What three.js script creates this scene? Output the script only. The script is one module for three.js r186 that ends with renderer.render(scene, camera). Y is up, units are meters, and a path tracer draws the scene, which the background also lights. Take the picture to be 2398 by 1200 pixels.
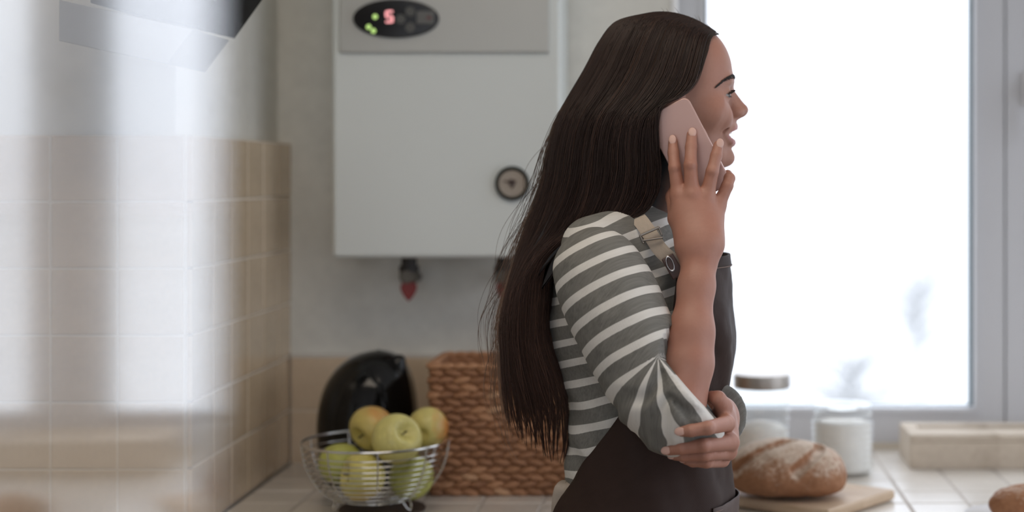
import * as THREE from 'three';
import { RoundedBoxGeometry } from 'three/addons/geometries/RoundedBoxGeometry.js';
import { mergeGeometries } from 'three/addons/utils/BufferGeometryUtils.js';
import { RectAreaLightUniformsLib } from 'three/addons/lights/RectAreaLightUniformsLib.js';
RectAreaLightUniformsLib.init();

// ------------------------------------------------------------------ camera, sky, exposure
const EYE = 1.49, F = 3740;                                  // eye height in metres, focal length in photo pixels
const scene = new THREE.Scene();
const camera = new THREE.PerspectiveCamera(2 * Math.atan(784 / F) * 180 / Math.PI, 3200 / 1568, 0.05, 400);
camera.setViewOffset(3200, 1568, 0, 368, 2398, 1200);        // the photograph is an off-centre crop: its lens axis is right of the middle
camera.position.set(0, EYE, 0);
camera.lookAt(0, EYE, -1);
camera.focus = 2.29;
camera.userData.fStop = camera.getFocalLength() / 1000 / 0.030;
const renderer = new THREE.WebGLRenderer();
renderer.toneMapping = THREE.LinearToneMapping;
renderer.toneMappingExposure = 1.06;
renderer.shadowMap.enabled = true;

{ // standard overcast sky: three times as bright at the zenith as at the horizon
  const w = 64, h = 64, d = new Float32Array(w * h * 4);
  for (let j = 0; j < h; j++) for (let i = 0; i < w; i++) {
    const el = ((j + 0.5) / h - 0.5) * Math.PI, k = 1.5 * (1 + 2 * Math.max(0, Math.sin(el))), o = (j * w + i) * 4;
    d[o] = 0.90 * k; d[o + 1] = 0.955 * k; d[o + 2] = 1.06 * k; d[o + 3] = 1;
  }
  const t = new THREE.DataTexture(d, w, h, THREE.RGBAFormat, THREE.FloatType);
  t.mapping = THREE.EquirectangularReflectionMapping; t.magFilter = THREE.LinearFilter; t.needsUpdate = true;
  scene.background = t;
  scene.environment = t;
}

// ------------------------------------------------------------------ helpers
let seed = 20240;
const rnd = () => { seed = (seed + 0x6d2b79f5) | 0; let t = Math.imul(seed ^ (seed >>> 15), 1 | seed); t = (t + Math.imul(t ^ (t >>> 7), 61 | t)) ^ t; return ((t ^ (t >>> 14)) >>> 0) / 4294967296; };
const rr = (a, b) => a + (b - a) * rnd();
const clamp = (x, a, b) => x < a ? a : x > b ? b : x, mix = (a, b, t) => a + (b - a) * t;
const sstep = (a, b, x) => { const t = clamp((x - a) / (b - a), 0, 1); return t * t * (3 - 2 * t); };
const hash = (x, y, z) => { let h = Math.imul(x, 374761393) ^ Math.imul(y, 668265263) ^ Math.imul(z, 1274126177); h = Math.imul(h ^ (h >>> 13), 1103515245); return ((h ^ (h >>> 16)) >>> 0) / 4294967296; };
function noise(x, y, z = 0) {
  const X = Math.floor(x), Y = Math.floor(y), Z = Math.floor(z); let u = x - X, v = y - Y, w = z - Z;
  u = u * u * (3 - 2 * u); v = v * v * (3 - 2 * v); w = w * w * (3 - 2 * w);
  const g = (a, b, c) => hash(X + a, Y + b, Z + c);
  return mix(mix(mix(g(0, 0, 0), g(1, 0, 0), u), mix(g(0, 1, 0), g(1, 1, 0), u), v), mix(mix(g(0, 0, 1), g(1, 0, 1), u), mix(g(0, 1, 1), g(1, 1, 1), u), v), w);
}
const fbm = (x, y, z = 0, n = 4) => { let s = 0, a = 0.5, t = 0; for (let i = 0; i < n; i++) { s += a * noise(x, y, z); t += a; a *= 0.5; x = x * 2.03 + 7.1; y = y * 2.03 + 3.7; z = z * 2.03 + 1.3; } return s / t; };
/** A point that the photograph shows at pixel (px, py), standing D metres in front of the lens. */
const P = (px, py, D) => new THREE.Vector3((px - 1600) * D / F, EYE - (py - 416) * D / F, -D);
/** Interpolates a table of rows [key, a, b, ...] smoothly at key k. */
function table(rows, k) {
  let i = 0; while (i < rows.length - 2 && k > rows[i + 1][0]) i++;
  const a = rows[i], b = rows[i + 1], p = rows[i - 1] || a, n = rows[i + 2] || b, t = clamp((k - a[0]) / (b[0] - a[0]), 0, 1), out = [];
  for (let c = 1; c < a.length; c++) {
    const m0 = i ? (b[c] - p[c]) / (b[0] - p[0]) * (b[0] - a[0]) : b[c] - a[c], m1 = rows[i + 2] ? (n[c] - a[c]) / (n[0] - a[0]) * (b[0] - a[0]) : b[c] - a[c];
    const t2 = t * t, t3 = t2 * t;
    out.push((2 * t3 - 3 * t2 + 1) * a[c] + (t3 - 2 * t2 + t) * m0 + (3 * t2 - 2 * t3) * b[c] + (t3 - t2) * m1);
  }
  return out;
}
const names = new Map();
const numbered = (n) => { const k = names.get(n) || 0; names.set(n, k + 1); return k ? n + '_' + String(k).padStart(3, '0') : n; };
const shade = (o) => { o.castShadow = o.receiveShadow = true; return o; };
function thing(name, label, category, at = [0, 0, 0], turn = 0, group) {
  const o = new THREE.Group(); o.name = numbered(name); scene.add(o);
  o.position.set(...at); o.rotation.y = turn; o.userData = { label, category };
  if (group) o.userData.group = group;
  return o;
}
const part = (name, geo, mat, parent, at, label) => {
  const m = shade(new THREE.Mesh(geo, mat)); m.name = name; parent.add(m);
  if (at) m.position.set(...at);
  if (label) m.userData.label = label;
  return m;
};
function structure(name, geo, mat, label, category, at) {
  const m = part(numbered(name), geo, mat, scene, at);
  m.userData = { kind: 'structure', label, category };
  return m;
}
const box = (w, h, d, x = 0, y = 0, z = 0) => new THREE.BoxGeometry(w, h, d).translate(x, y, z);
const span = (x0, x1, y0, y1, z0, z1) => box(x1 - x0, y1 - y0, z1 - z0, (x0 + x1) / 2, (y0 + y1) / 2, (z0 + z1) / 2);
const rbox = (w, h, d, r, s = 3) => new RoundedBoxGeometry(w, h, d, s, r);
const lathe = (pts, n = 48) => new THREE.LatheGeometry(pts.map(([r, y]) => new THREE.Vector2(r, y)), n);
const V3 = (x, y, z) => new THREE.Vector3(x, y, z);
const tube = (pts, r, n = 24, m = 8, closed = false) => new THREE.TubeGeometry(new THREE.CatmullRomCurve3(pts.map((p) => p.isVector3 ? p : new THREE.Vector3(...p)), closed), n, r, m, closed);
const bare = (g) => { const n = g.index ? g.toNonIndexed() : g; for (const k of Object.keys(n.attributes)) if (!['position', 'normal', 'uv'].includes(k)) n.deleteAttribute(k); return n; };
const join = (...gs) => mergeGeometries(gs.flat().map(bare));

// signed distances
const dist = (x, y, z, p) => Math.hypot(x - p.x, y - p.y, z - p.z);
function capsule(x, y, z, a, b, ra, rb) {
  const dx = b.x - a.x, dy = b.y - a.y, dz = b.z - a.z, ex = x - a.x, ey = y - a.y, ez = z - a.z;
  const t = clamp((ex * dx + ey * dy + ez * dz) / (dx * dx + dy * dy + dz * dz), 0, 1);
  return Math.hypot(ex - dx * t, ey - dy * t, ez - dz * t) - (ra + (rb - ra) * t);
}
const smin = (a, b, k) => { const h = Math.max(k - Math.abs(a - b), 0) / k; return Math.min(a, b) - h * h * k * 0.25; };
const smax = (a, b, k) => -smin(-a, -b, k);
const ellip = (x, y, z, cx, cy, cz, a, b, c) => { const u = (x - cx) / a, v = (y - cy) / b, w = (z - cz) / c, q = Math.sqrt(u * u + v * v + w * w); return (q - 1) * Math.min(a, b, c); };
/** Surface nets over the zero set of f. */
function surface(f, lo, hi, h) {
  const n = [0, 1, 2].map((k) => Math.ceil((hi[k] - lo[k]) / h) + 1), [nx, ny, nz] = n, g = new Float32Array(nx * ny * nz);
  for (let k = 0, o = 0; k < nz; k++) for (let j = 0; j < ny; j++) for (let i = 0; i < nx; i++, o++) g[o] = f(lo[0] + i * h, lo[1] + j * h, lo[2] + k * h);
  const at = new Int32Array(nx * ny * nz).fill(-1), pos = [], idx = [], sx = 1, sy = nx, sz = nx * ny;
  for (let k = 0; k < nz - 1; k++) for (let j = 0; j < ny - 1; j++) for (let i = 0; i < nx - 1; i++) {
    const o = i + j * sy + k * sz; let c = 0, X = 0, Y = 0, Z = 0;
    const edge = (a, b, c2, d, e, f2, a2, b2) => { const va = g[o + a * sx + b * sy + c2 * sz], vb = g[o + d * sx + e * sy + f2 * sz]; if ((va < 0) !== (vb < 0)) { const t = va / (va - vb); X += a + (d - a) * t; Y += b + (e - b) * t; Z += c2 + (f2 - c2) * t; c++; } };
    const s = g[o] < 0, s1 = g[o + sx] < 0, s2 = g[o + sy] < 0, s3 = g[o + sx + sy] < 0, s4 = g[o + sz] < 0, s5 = g[o + sx + sz] < 0, s6 = g[o + sy + sz] < 0, s7 = g[o + sx + sy + sz] < 0;
    if (s === s1 && s === s2 && s === s3 && s === s4 && s === s5 && s === s6 && s === s7) continue;
    edge(0, 0, 0, 1, 0, 0); edge(0, 1, 0, 1, 1, 0); edge(0, 0, 1, 1, 0, 1); edge(0, 1, 1, 1, 1, 1);
    edge(0, 0, 0, 0, 1, 0); edge(1, 0, 0, 1, 1, 0); edge(0, 0, 1, 0, 1, 1); edge(1, 0, 1, 1, 1, 1);
    edge(0, 0, 0, 0, 0, 1); edge(1, 0, 0, 1, 0, 1); edge(0, 1, 0, 0, 1, 1); edge(1, 1, 0, 1, 1, 1);
    at[o] = pos.length / 3; pos.push(lo[0] + (i + X / c) * h, lo[1] + (j + Y / c) * h, lo[2] + (k + Z / c) * h);
  }
  for (let k = 1; k < nz - 1; k++) for (let j = 1; j < ny - 1; j++) for (let i = 1; i < nx - 1; i++) {
    const o = i + j * sy + k * sz, s = g[o] < 0;
    const quad = (a, b, c, d, flip) => { if (a < 0 || b < 0 || c < 0 || d < 0) return; flip ? idx.push(a, c, b, a, d, c) : idx.push(a, b, c, a, c, d); };
    if (s !== (g[o + sx] < 0)) quad(at[o - sy - sz], at[o - sz], at[o], at[o - sy], !s);
    if (s !== (g[o + sy] < 0)) quad(at[o - sx - sz], at[o - sx], at[o], at[o - sz], !s);
    if (s !== (g[o + sz] < 0)) quad(at[o - sx - sy], at[o - sy], at[o], at[o - sx], !s);
  }
  const geo = new THREE.BufferGeometry();
  geo.setAttribute('position', new THREE.Float32BufferAttribute(pos, 3)); geo.setIndex(idx); geo.computeVertexNormals();
  return geo;
}
const around = (pts, m) => { const lo = [1e9, 1e9, 1e9], hi = [-1e9, -1e9, -1e9]; for (const p of pts) p.toArray().forEach((v, k) => { lo[k] = Math.min(lo[k], v - m); hi[k] = Math.max(hi[k], v + m); }); return [lo, hi]; };
function setUV(geo, fn) { const p = geo.attributes.position, nn = geo.attributes.normal, a = new Float32Array(p.count * 2); for (let i = 0; i < p.count; i++) { const [u, v] = fn(p.getX(i), p.getY(i), p.getZ(i), nn.getX(i), nn.getY(i), nn.getZ(i)); a[i * 2] = u; a[i * 2 + 1] = v; } geo.setAttribute('uv', new THREE.BufferAttribute(a, 2)); return geo; }
function setColor(geo, fn) { const p = geo.attributes.position, nn = geo.attributes.normal, a = new Float32Array(p.count * 3); for (let i = 0; i < p.count; i++) a.set(fn(p.getX(i), p.getY(i), p.getZ(i), nn.getX(i), nn.getY(i), nn.getZ(i)), i * 3); geo.setAttribute('color', new THREE.BufferAttribute(a, 3)); return geo; }
/** uv in metres, from the side each face points to. */
const boxUV = (geo, s = 1) => { const g = geo.index ? geo.toNonIndexed() : geo; return setUV(g, (x, y, z, a, b, c) => { a = Math.abs(a); b = Math.abs(b); c = Math.abs(c); return b > a && b > c ? [x / s, z / s] : a > c ? [z / s, y / s] : [x / s, y / s]; }); };

// computed textures: fn(u, v) -> [r, g, b] linear 0..1
function texture(w, h, fn, srgb = true) {
  const d = new Uint8Array(w * h * 4), enc = (c) => srgb ? (c <= 0.0031308 ? c * 12.92 : 1.055 * Math.pow(c, 1 / 2.4) - 0.055) : c;
  for (let j = 0; j < h; j++) for (let i = 0; i < w; i++) { const c = fn((i + 0.5) / w, (j + 0.5) / h); for (let k = 0; k < 3; k++) d[(j * w + i) * 4 + k] = clamp(enc(c[k]), 0, 1) * 255; d[(j * w + i) * 4 + 3] = 255; }
  const t = new THREE.DataTexture(d, w, h); t.wrapS = t.wrapT = THREE.RepeatWrapping; t.magFilter = THREE.LinearFilter; t.minFilter = THREE.LinearMipmapLinearFilter; t.generateMipmaps = true;
  if (srgb) t.colorSpace = THREE.SRGBColorSpace; t.needsUpdate = true; return t;
}
const wrapNoise = (u, v, f, n = 4) => { const a = fbm(u * f, v * f, 0, n), b = fbm((u - 1) * f, v * f, 0, n), c = fbm(u * f, (v - 1) * f, 0, n), d = fbm((u - 1) * f, (v - 1) * f, 0, n), s = sstep(0.75, 1, u), t = sstep(0.75, 1, v); return mix(mix(a, b, s), mix(c, d, s), t); };
const rgb = (r, g, b) => new THREE.Color().setRGB(r, g, b);
const std = (c, roughness = 0.6, more = {}) => new THREE.MeshPhysicalMaterial({ color: rgb(...c), roughness, ...more });

const grainTex = texture(256, 256, (u, v) => { const n = 0.9 + 0.14 * (wrapNoise(u, v, 9) - 0.5) + 0.1 * (wrapNoise(u, v, 60, 2) - 0.5); return [n, n, n]; });
const bumpTex = texture(256, 256, (u, v) => { const n = 0.5 + 0.6 * (wrapNoise(u, v, 12) - 0.5) + 0.3 * (wrapNoise(u, v, 70, 2) - 0.5); return [n, n, n]; }, false);
const woodTex = (base, dark, seedOff = 0, fx = 5, fy = 60) => texture(512, 256, (u, v) => {
  const w = fbm(u * fx + seedOff, v * fy * 0.3 + 5 * fbm(u * 3 + seedOff, v * 3), 1, 4), f = fbm(u * fx * 8, v * fy * 3, 5, 3), t = clamp(sstep(0.3, 0.75, w) * 0.7 + 0.5 * (f - 0.4), 0, 1);
  return [0, 1, 2].map((k) => mix(base[k], dark[k], t));
});

// materials of the setting
const plaster = std([0.785, 0.775, 0.715], 0.85, { map: grainTex, bumpMap: bumpTex, bumpScale: 0.0008 });
const ceilingMat = std([0.80, 0.79, 0.77], 0.9, { map: grainTex });
const grout = std([0.76, 0.67, 0.55], 0.9, { map: grainTex });
const groutWhite = std([0.55, 0.50, 0.45], 0.85, { map: grainTex });
const frameWhite = std([0.57, 0.575, 0.60], 0.35);
const floorMat = std([0.34, 0.26, 0.19], 0.5, { map: woodTex([0.95, 0.95, 0.95], [0.6, 0.55, 0.5]) });
const tileMat = [[0.69, 0.535, 0.365], [0.66, 0.51, 0.345], [0.715, 0.56, 0.39]].map((c) => std(c, 0.22, { map: grainTex, clearcoat: 0.35, clearcoatRoughness: 0.12 }));
const topTileMat = [[0.75, 0.70, 0.63], [0.725, 0.675, 0.605], [0.77, 0.72, 0.65]].map((c) => std(c, 0.3, { map: grainTex, clearcoat: 0.3, clearcoatRoughness: 0.15 }));
const steel = std([0.62, 0.62, 0.62], 0.28, { metalness: 1 });
const chrome = std([0.74, 0.74, 0.74], 0.14, { metalness: 1 });
const paneGlass = new THREE.MeshPhysicalMaterial({ color: 0xffffff, roughness: 0, transmission: 1, thickness: 0, ior: 1.5 });

// ------------------------------------------------------------------ the room shell
const WALL = 3.30, TOP = 0.90, T = 0.11, LEFT = -0.838, STUB = 2.637, WIN = 3.48;
const RX = 2.0, LX = -2.1, REAR = 2.0, CEIL = 2.62;
structure('floor', boxUV(span(LX - 0.2, RX + 0.2, -0.15, 0, -3.7, REAR + 0.2), 1.2), floorMat, 'brown wooden kitchen floor', 'floor');
structure('ceiling', boxUV(span(LX - 0.2, RX + 0.2, CEIL, CEIL + 0.15, -3.7, REAR + 0.2)), ceilingMat, 'white painted kitchen ceiling', 'ceiling');
const OPEN = { x0: (1585 - 1600) * WALL / F, x1: 1.72, y0: TOP - 0.0005, y1: 2.32 };
structure('wall_back', join(
  boxUV(span(LEFT - 0.4, OPEN.x0, 0, CEIL, -3.70, -WALL)), boxUV(span(OPEN.x1, RX, 0, CEIL, -3.70, -WALL)),
  boxUV(span(OPEN.x0, OPEN.x1, OPEN.y1, CEIL, -3.70, -WALL)), boxUV(span(OPEN.x0, OPEN.x1, 0, OPEN.y0 - 0.03, -3.70, -WALL - 0.001))), plaster, 'off-white painted wall behind the boiler, with the window opening', 'wall');
structure('wall_left', boxUV(span(LX, LEFT, 0, CEIL, -WALL, -STUB)), plaster, 'off-white projecting wall with beige tiles on its side', 'wall');
structure('wall_side', boxUV(span(LX - 0.2, LX, 0, CEIL, -3.7, REAR + 0.2)), plaster, 'plain off-white side wall of the kitchen', 'wall');
const holedWall = (u0, u1, o, put) => join([[u0, o[0], 0, CEIL], [o[1], u1, 0, CEIL], [o[0], o[1], 0, o[2]], [o[0], o[1], o[3], CEIL]].map(([a, b, c, d]) => boxUV(put(a, b, c, d))));
structure('wall_rear', holedWall(LX, RX, [-1.5, 1.3, 0.6, 2.4], (a, b, c, d) => span(a, b, c, d, REAR, REAR + 0.2)), plaster, 'off-white wall with wide window opposite the boiler', 'wall');
structure('wall_right', holedWall(-3.7, REAR + 0.2, [-3.1, -0.5, 0.1, 2.4], (a, b, c, d) => span(RX, RX + 0.2, c, d, a, b)), plaster, 'off-white wall with balcony window', 'wall');
function sheetWindow(name, w, h, at, turn, label) {          // unseen windows, standing open: frame and mullion
  const g = new THREE.Group(); g.name = name; scene.add(g); g.position.set(...at); g.rotation.y = turn; g.userData = { kind: 'structure', label, category: 'window' };
  part('window_frame', join(box(w, 0.07, 0.07, 0, h / 2 - 0.035, 0), box(w, 0.07, 0.07, 0, -h / 2 + 0.035, 0), box(0.07, h, 0.07, -w / 2 + 0.035), box(0.07, h, 0.07, w / 2 - 0.035), box(0.09, h, 0.07)), frameWhite, g);
}
sheetWindow('window_2', 2.8, 1.8, [-0.1, 1.5, REAR + 0.1], 0, 'wide open white window opposite the boiler');
sheetWindow('window_3', 2.6, 2.3, [RX + 0.1, 1.25, -1.8], Math.PI / 2, 'open white balcony window beside the worktop');

// the ceiling lamp over the room: a flat white panel; the boiler's soft shadow falls down from it
{
  const o = thing('ceiling_lamp', 'flat white rectangular ceiling lamp panel over the kitchen floor', 'ceiling lamp', [-0.25, CEIL, -1.75]);
  part('housing', rbox(1.3, 0.05, 0.7, 0.01).translate(0, -0.026, 0), frameWhite, o);
  part('lamp_diffuser', box(1.2, 0.006, 0.6, 0, -0.053, 0), new THREE.MeshStandardMaterial({ color: 0xffffff, emissive: rgb(1, 0.93, 0.84), emissiveIntensity: 1.2 }), o);
  const l = new THREE.RectAreaLight(rgb(1, 0.83, 0.64), 2.4, 1.2, 0.6); l.position.set(-0.25, CEIL - 0.06, -1.75); l.lookAt(-0.25, 0, -1.75); l.castShadow = true; l.name = 'ceiling_lamp_light'; scene.add(l);
}
// the window behind the woman
{
  const g = new THREE.Group(); g.name = 'window_1'; scene.add(g);
  g.userData = { kind: 'structure', label: 'wide white window over the worktop with bright snowy view', category: 'window' };
  const X = (px) => (px - 1600) * WIN / F, Y = (py) => EYE - (py - 416) * WIN / F, z0 = -WIN, top = 2.36;
  const sash = (x0, x1, y0, y1, w) => join(span(x0, x0 + w[0], y0, y1, z0 - 0.07, z0), span(x1 - w[1], x1, y0, y1, z0 - 0.07, z0), span(x0 + w[0], x1 - w[1], y0, y0 + w[2], z0 - 0.07, z0), span(x0 + w[0], x1 - w[1], y1 - 0.08, y1, z0 - 0.07, z0));
  const yb = TOP, gy0 = Y(960), gL = X(1650), gR = X(2283), sR = X(2352), s2 = X(2356), g2 = X(2446), e2 = 1.76;
  part('sash', sash(X(1585) - 0.03, sR, yb + 0.004, top, [gL - X(1585) + 0.03, sR - gR, gy0 - yb]), frameWhite, g);
  part('sash', sash(s2, e2, yb + 0.004, top, [g2 - s2, 0.09, gy0 - yb]), frameWhite, g);
  part('gap_seal', span(sR, s2, yb + 0.004, top, z0 - 0.07, z0 - 0.035), std([0.28, 0.285, 0.28], 0.8), g, null, 'grey rubber seal deep between the two sashes');
  const bead = std([0.07, 0.13, 0.15], 0.5), white = frameWhite;
  for (const [a, b] of [[gL, gR], [g2, e2 - 0.09]]) {
    part('pane', new THREE.PlaneGeometry(b - a, top - 0.08 - gy0).translate((a + b) / 2, (gy0 + top - 0.08) / 2, z0 - 0.038), paneGlass, g);
    part('spacer', join(span(b - 0.006, b, gy0, top, z0 - 0.05, z0 - 0.03), span(a, a + 0.006, gy0, top, z0 - 0.05, z0 - 0.03), span(a, b, gy0, gy0 + 0.005, z0 - 0.05, z0 - 0.03)), bead, g, null, 'dark rubber spacer round the pane');
    part('glazing_bead', join(span(b - 0.0005, b + 0.009, gy0 - 0.009, top, z0 - 0.001, z0 + 0.006), span(a - 0.009, a + 0.0005, gy0 - 0.009, top, z0 - 0.001, z0 + 0.006), span(a, b, gy0 - 0.009, gy0 + 0.0005, z0 - 0.001, z0 + 0.006)), white, g);
  }
  const hx = X(2412), hy = Y(210);
  const plate = part('handle_plate', rbox(0.034, 0.075, 0.012, 0.008), std([0.72, 0.72, 0.74], 0.3), g, [hx, hy, z0 + 0.006]);
  part('handle', join(new THREE.CylinderGeometry(0.011, 0.011, 0.04, 20).rotateX(Math.PI / 2).translate(0, 0, 0.02), rbox(0.022, 0.12, 0.016, 0.007).translate(0, -0.05, 0.042)), std([0.76, 0.76, 0.78], 0.25), plate);
  part('sill_trim', span(X(1585), e2, yb, yb + 0.012, z0 - 0.001, z0 + 0.012), std([0.62, 0.56, 0.47], 0.6), g);
}
structure('trim_1', new THREE.CylinderGeometry(0.008, 0.008, OPEN.y1 - TOP, 20).translate(OPEN.x0 - 0.006, (OPEN.y1 + TOP) / 2, -WALL - 0.002), std([0.86, 0.86, 0.86], 0.6), 'white rounded corner bead at the edge of the window opening', 'trim');
// frosty ground and trees outside, beyond the window
{
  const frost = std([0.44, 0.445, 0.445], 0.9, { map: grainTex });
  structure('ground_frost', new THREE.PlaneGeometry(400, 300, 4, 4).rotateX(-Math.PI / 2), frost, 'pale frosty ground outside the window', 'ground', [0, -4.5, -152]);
  const bark = std([0.52, 0.52, 0.515], 0.9), twig = std([0.54, 0.545, 0.545], 0.9);
  const mk = (px, D, hgt, wid, label) => {
    const o = thing('frosted_tree', label, 'tree', [(px - 1600) * D / F, -4.5, -D], 0, 'frosted trees beyond the window');
    part('trunk', new THREE.CylinderGeometry(0.06, 0.14, hgt * 0.6, 8).translate(0, hgt * 0.3, 0), bark, o);
    const bs = []; for (let i = 0; i < 60; i++) { const a = rr(0, 6.28), y0 = hgt * rr(0.3, 0.75), l = wid * rr(0.3, 0.6), p = V3(0, y0, 0), q = V3(Math.cos(a) * l, y0 + hgt * rr(0.08, 0.25), Math.sin(a) * l); bs.push(tube([p, p.clone().lerp(q, 0.5).add(V3(0, 0.1, 0)), q], 0.035, 4, 4)); }
    part('branches', join(bs), twig, o);
  };
  mk(1995, 30, 3.4, 2.6, 'wide pale frosted tree far beyond the window pane');
  mk(2150, 42, 4.0, 2.0, 'slender frosted tree standing farthest off in the snow');
}

// ------------------------------------------------------------------ tiles
const tileGeo = (w, h) => rbox(w, h, 0.012, 0.0022, 2);
const keep = new Map(), tileOf = (w, h) => { const k = w.toFixed(4) + ',' + h.toFixed(4); if (!keep.has(k)) keep.set(k, boxUV(tileGeo(w, h), 0.4)); return keep.get(k); };
const J = 0.0035;
{
  // beige tiles up the projecting wall's side: the layer stands 28 mm proud of the plaster
  const bed = structure('wall_left_tiling', boxUV(span(LEFT, LEFT + 0.0262, TOP, TOP + 6 * T, -WALL, -STUB - 0.008)), grout, 'beige square wall tiles on the side of the projecting wall', 'wall tiles');
  const cuts = [STUB - 0.006, 2.757, 2.867, 2.977, 3.087, 3.197, WALL];
  for (let c = 0; c < 6; c++) for (let r = 0; r < 6; r++) {
    const w = cuts[c + 1] - cuts[c] - J, m = part('tile', tileOf(w, T - J), tileMat[Math.floor(rnd() * 3)], bed, [LEFT + 0.0215 + rr(-0.0005, 0.0005), TOP + (r + 0.5) * T, -(cuts[c] + cuts[c + 1]) / 2]);
    m.rotation.set(rr(-0.004, 0.004), Math.PI / 2 + rr(-0.006, 0.006), 0);
  }
  // the same tiles on the end of the projecting wall, facing the room
  const bed2 = structure('wall_end_tiling', boxUV(span(-1.62, LEFT + 0.020, TOP, TOP + 6 * T, -STUB, -STUB + 0.0147)), grout, 'beige square wall tiles on the end of the projecting wall', 'wall tiles');
  for (let c = 0; c < 7; c++) for (let r = 0; r < 6; r++) part('tile', tileOf(T - J, T - J), tileMat[Math.floor(rnd() * 3)], bed2, [LEFT + 0.019 - (c + 0.5) * T, TOP + (r + 0.5) * T, -STUB + 0.010 + rr(-0.0005, 0.0005)]);
  // two rows along the back wall
  const bed3 = structure('wall_back_tiling', boxUV(span(LEFT + 0.03, OPEN.x0, TOP, TOP + 2 * T, -WALL, -WALL + 0.0127)), grout, 'two rows of beige tiles along the back wall', 'wall tiles');
  let x = LEFT + 0.030; const xs = [x]; for (x += 0.20; x < OPEN.x0 - 0.04; x += 0.20) xs.push(x); xs.push(OPEN.x0);
  for (let c = 0; c + 1 < xs.length; c++) for (let r = 0; r < 2; r++) part('tile', tileOf(xs[c + 1] - xs[c] - J, T - J), tileMat[Math.floor(rnd() * 3)], bed3, [(xs[c] + xs[c + 1]) / 2, TOP + (r + 0.5) * T, -WALL + 0.008]);
  part('tile_trim', span(LEFT + 0.03, OPEN.x0, TOP + 2 * T, TOP + 2 * T + 0.006, -WALL, -WALL + 0.014), std([0.66, 0.63, 0.58], 0.7), bed3);
}
// the tiled worktop and the cupboards that carry it
const FRONT = 2.70;
{
  const bed = structure('worktop', boxUV(join(span(LEFT + 0.03, RX, TOP - 0.04, TOP - 0.0012, -WALL, -FRONT), span(OPEN.x0, OPEN.x1, TOP - 0.029, TOP - 0.0012, -WIN - 0.02, -WALL))), groutWhite, 'kitchen worktop laid with cream square tiles', 'worktop');
  const zs = [FRONT]; for (let z = 2.782; z < WIN; z += T) zs.push(z); zs.push(WIN);
  const xs = [LEFT + 0.03]; for (let k = -10; k < 15; k++) { const v = 0.406 + k * T; if (v > LEFT + 0.05) xs.push(v); } 
  const flat = new THREE.Euler(-Math.PI / 2, 0, 0);
  for (let i = 0; i + 1 < zs.length; i++) for (let k = 0; k + 1 < xs.length; k++) {
    let x0 = xs[k], x1 = xs[k + 1], z0 = zs[i], z1 = zs[i + 1];
    if (z1 > WALL + 0.02) { if (x1 <= OPEN.x0 + 0.02) { if (z0 < WALL - 0.02) z1 = WALL; else continue; } else if (x0 < OPEN.x0) x0 = OPEN.x0; if (x1 > OPEN.x1) continue; }
    const m = part('tile', tileOf(x1 - x0 - 0.006, z1 - z0 - 0.006), topTileMat[Math.floor(rnd() * 3)], bed, [(x0 + x1) / 2, TOP - 0.006, -(z0 + z1) / 2]);
    m.rotation.copy(flat); m.rotation.x += rr(-0.002, 0.002); m.rotation.y = rr(-0.003, 0.003);
  }
  const cab = std([0.66, 0.63, 0.58], 0.5), knob = steel;
  const o = thing('base_cupboard', 'long cream base cupboard under the tiled worktop', 'cupboard', [LEFT + 0.04, 0, -3.02]);
  part('body', span(0, 2.78, 0.1, TOP - 0.042, -0.26, 0.26), cab, o); part('plinth', span(0, 2.78, 0, 0.1, -0.24, 0.2), cab, o);
  for (let k = 0; k < 8; k++) { const d = part('door', rbox(0.34, 0.73, 0.02, 0.004), cab, o, [0.174 + k * 0.3475, 0.47, 0.27]); part('knob', new THREE.SphereGeometry(0.013, 14, 10).translate(k % 2 ? -0.14 : 0.14, 0.25, 0.022), knob, d); }
}

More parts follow.
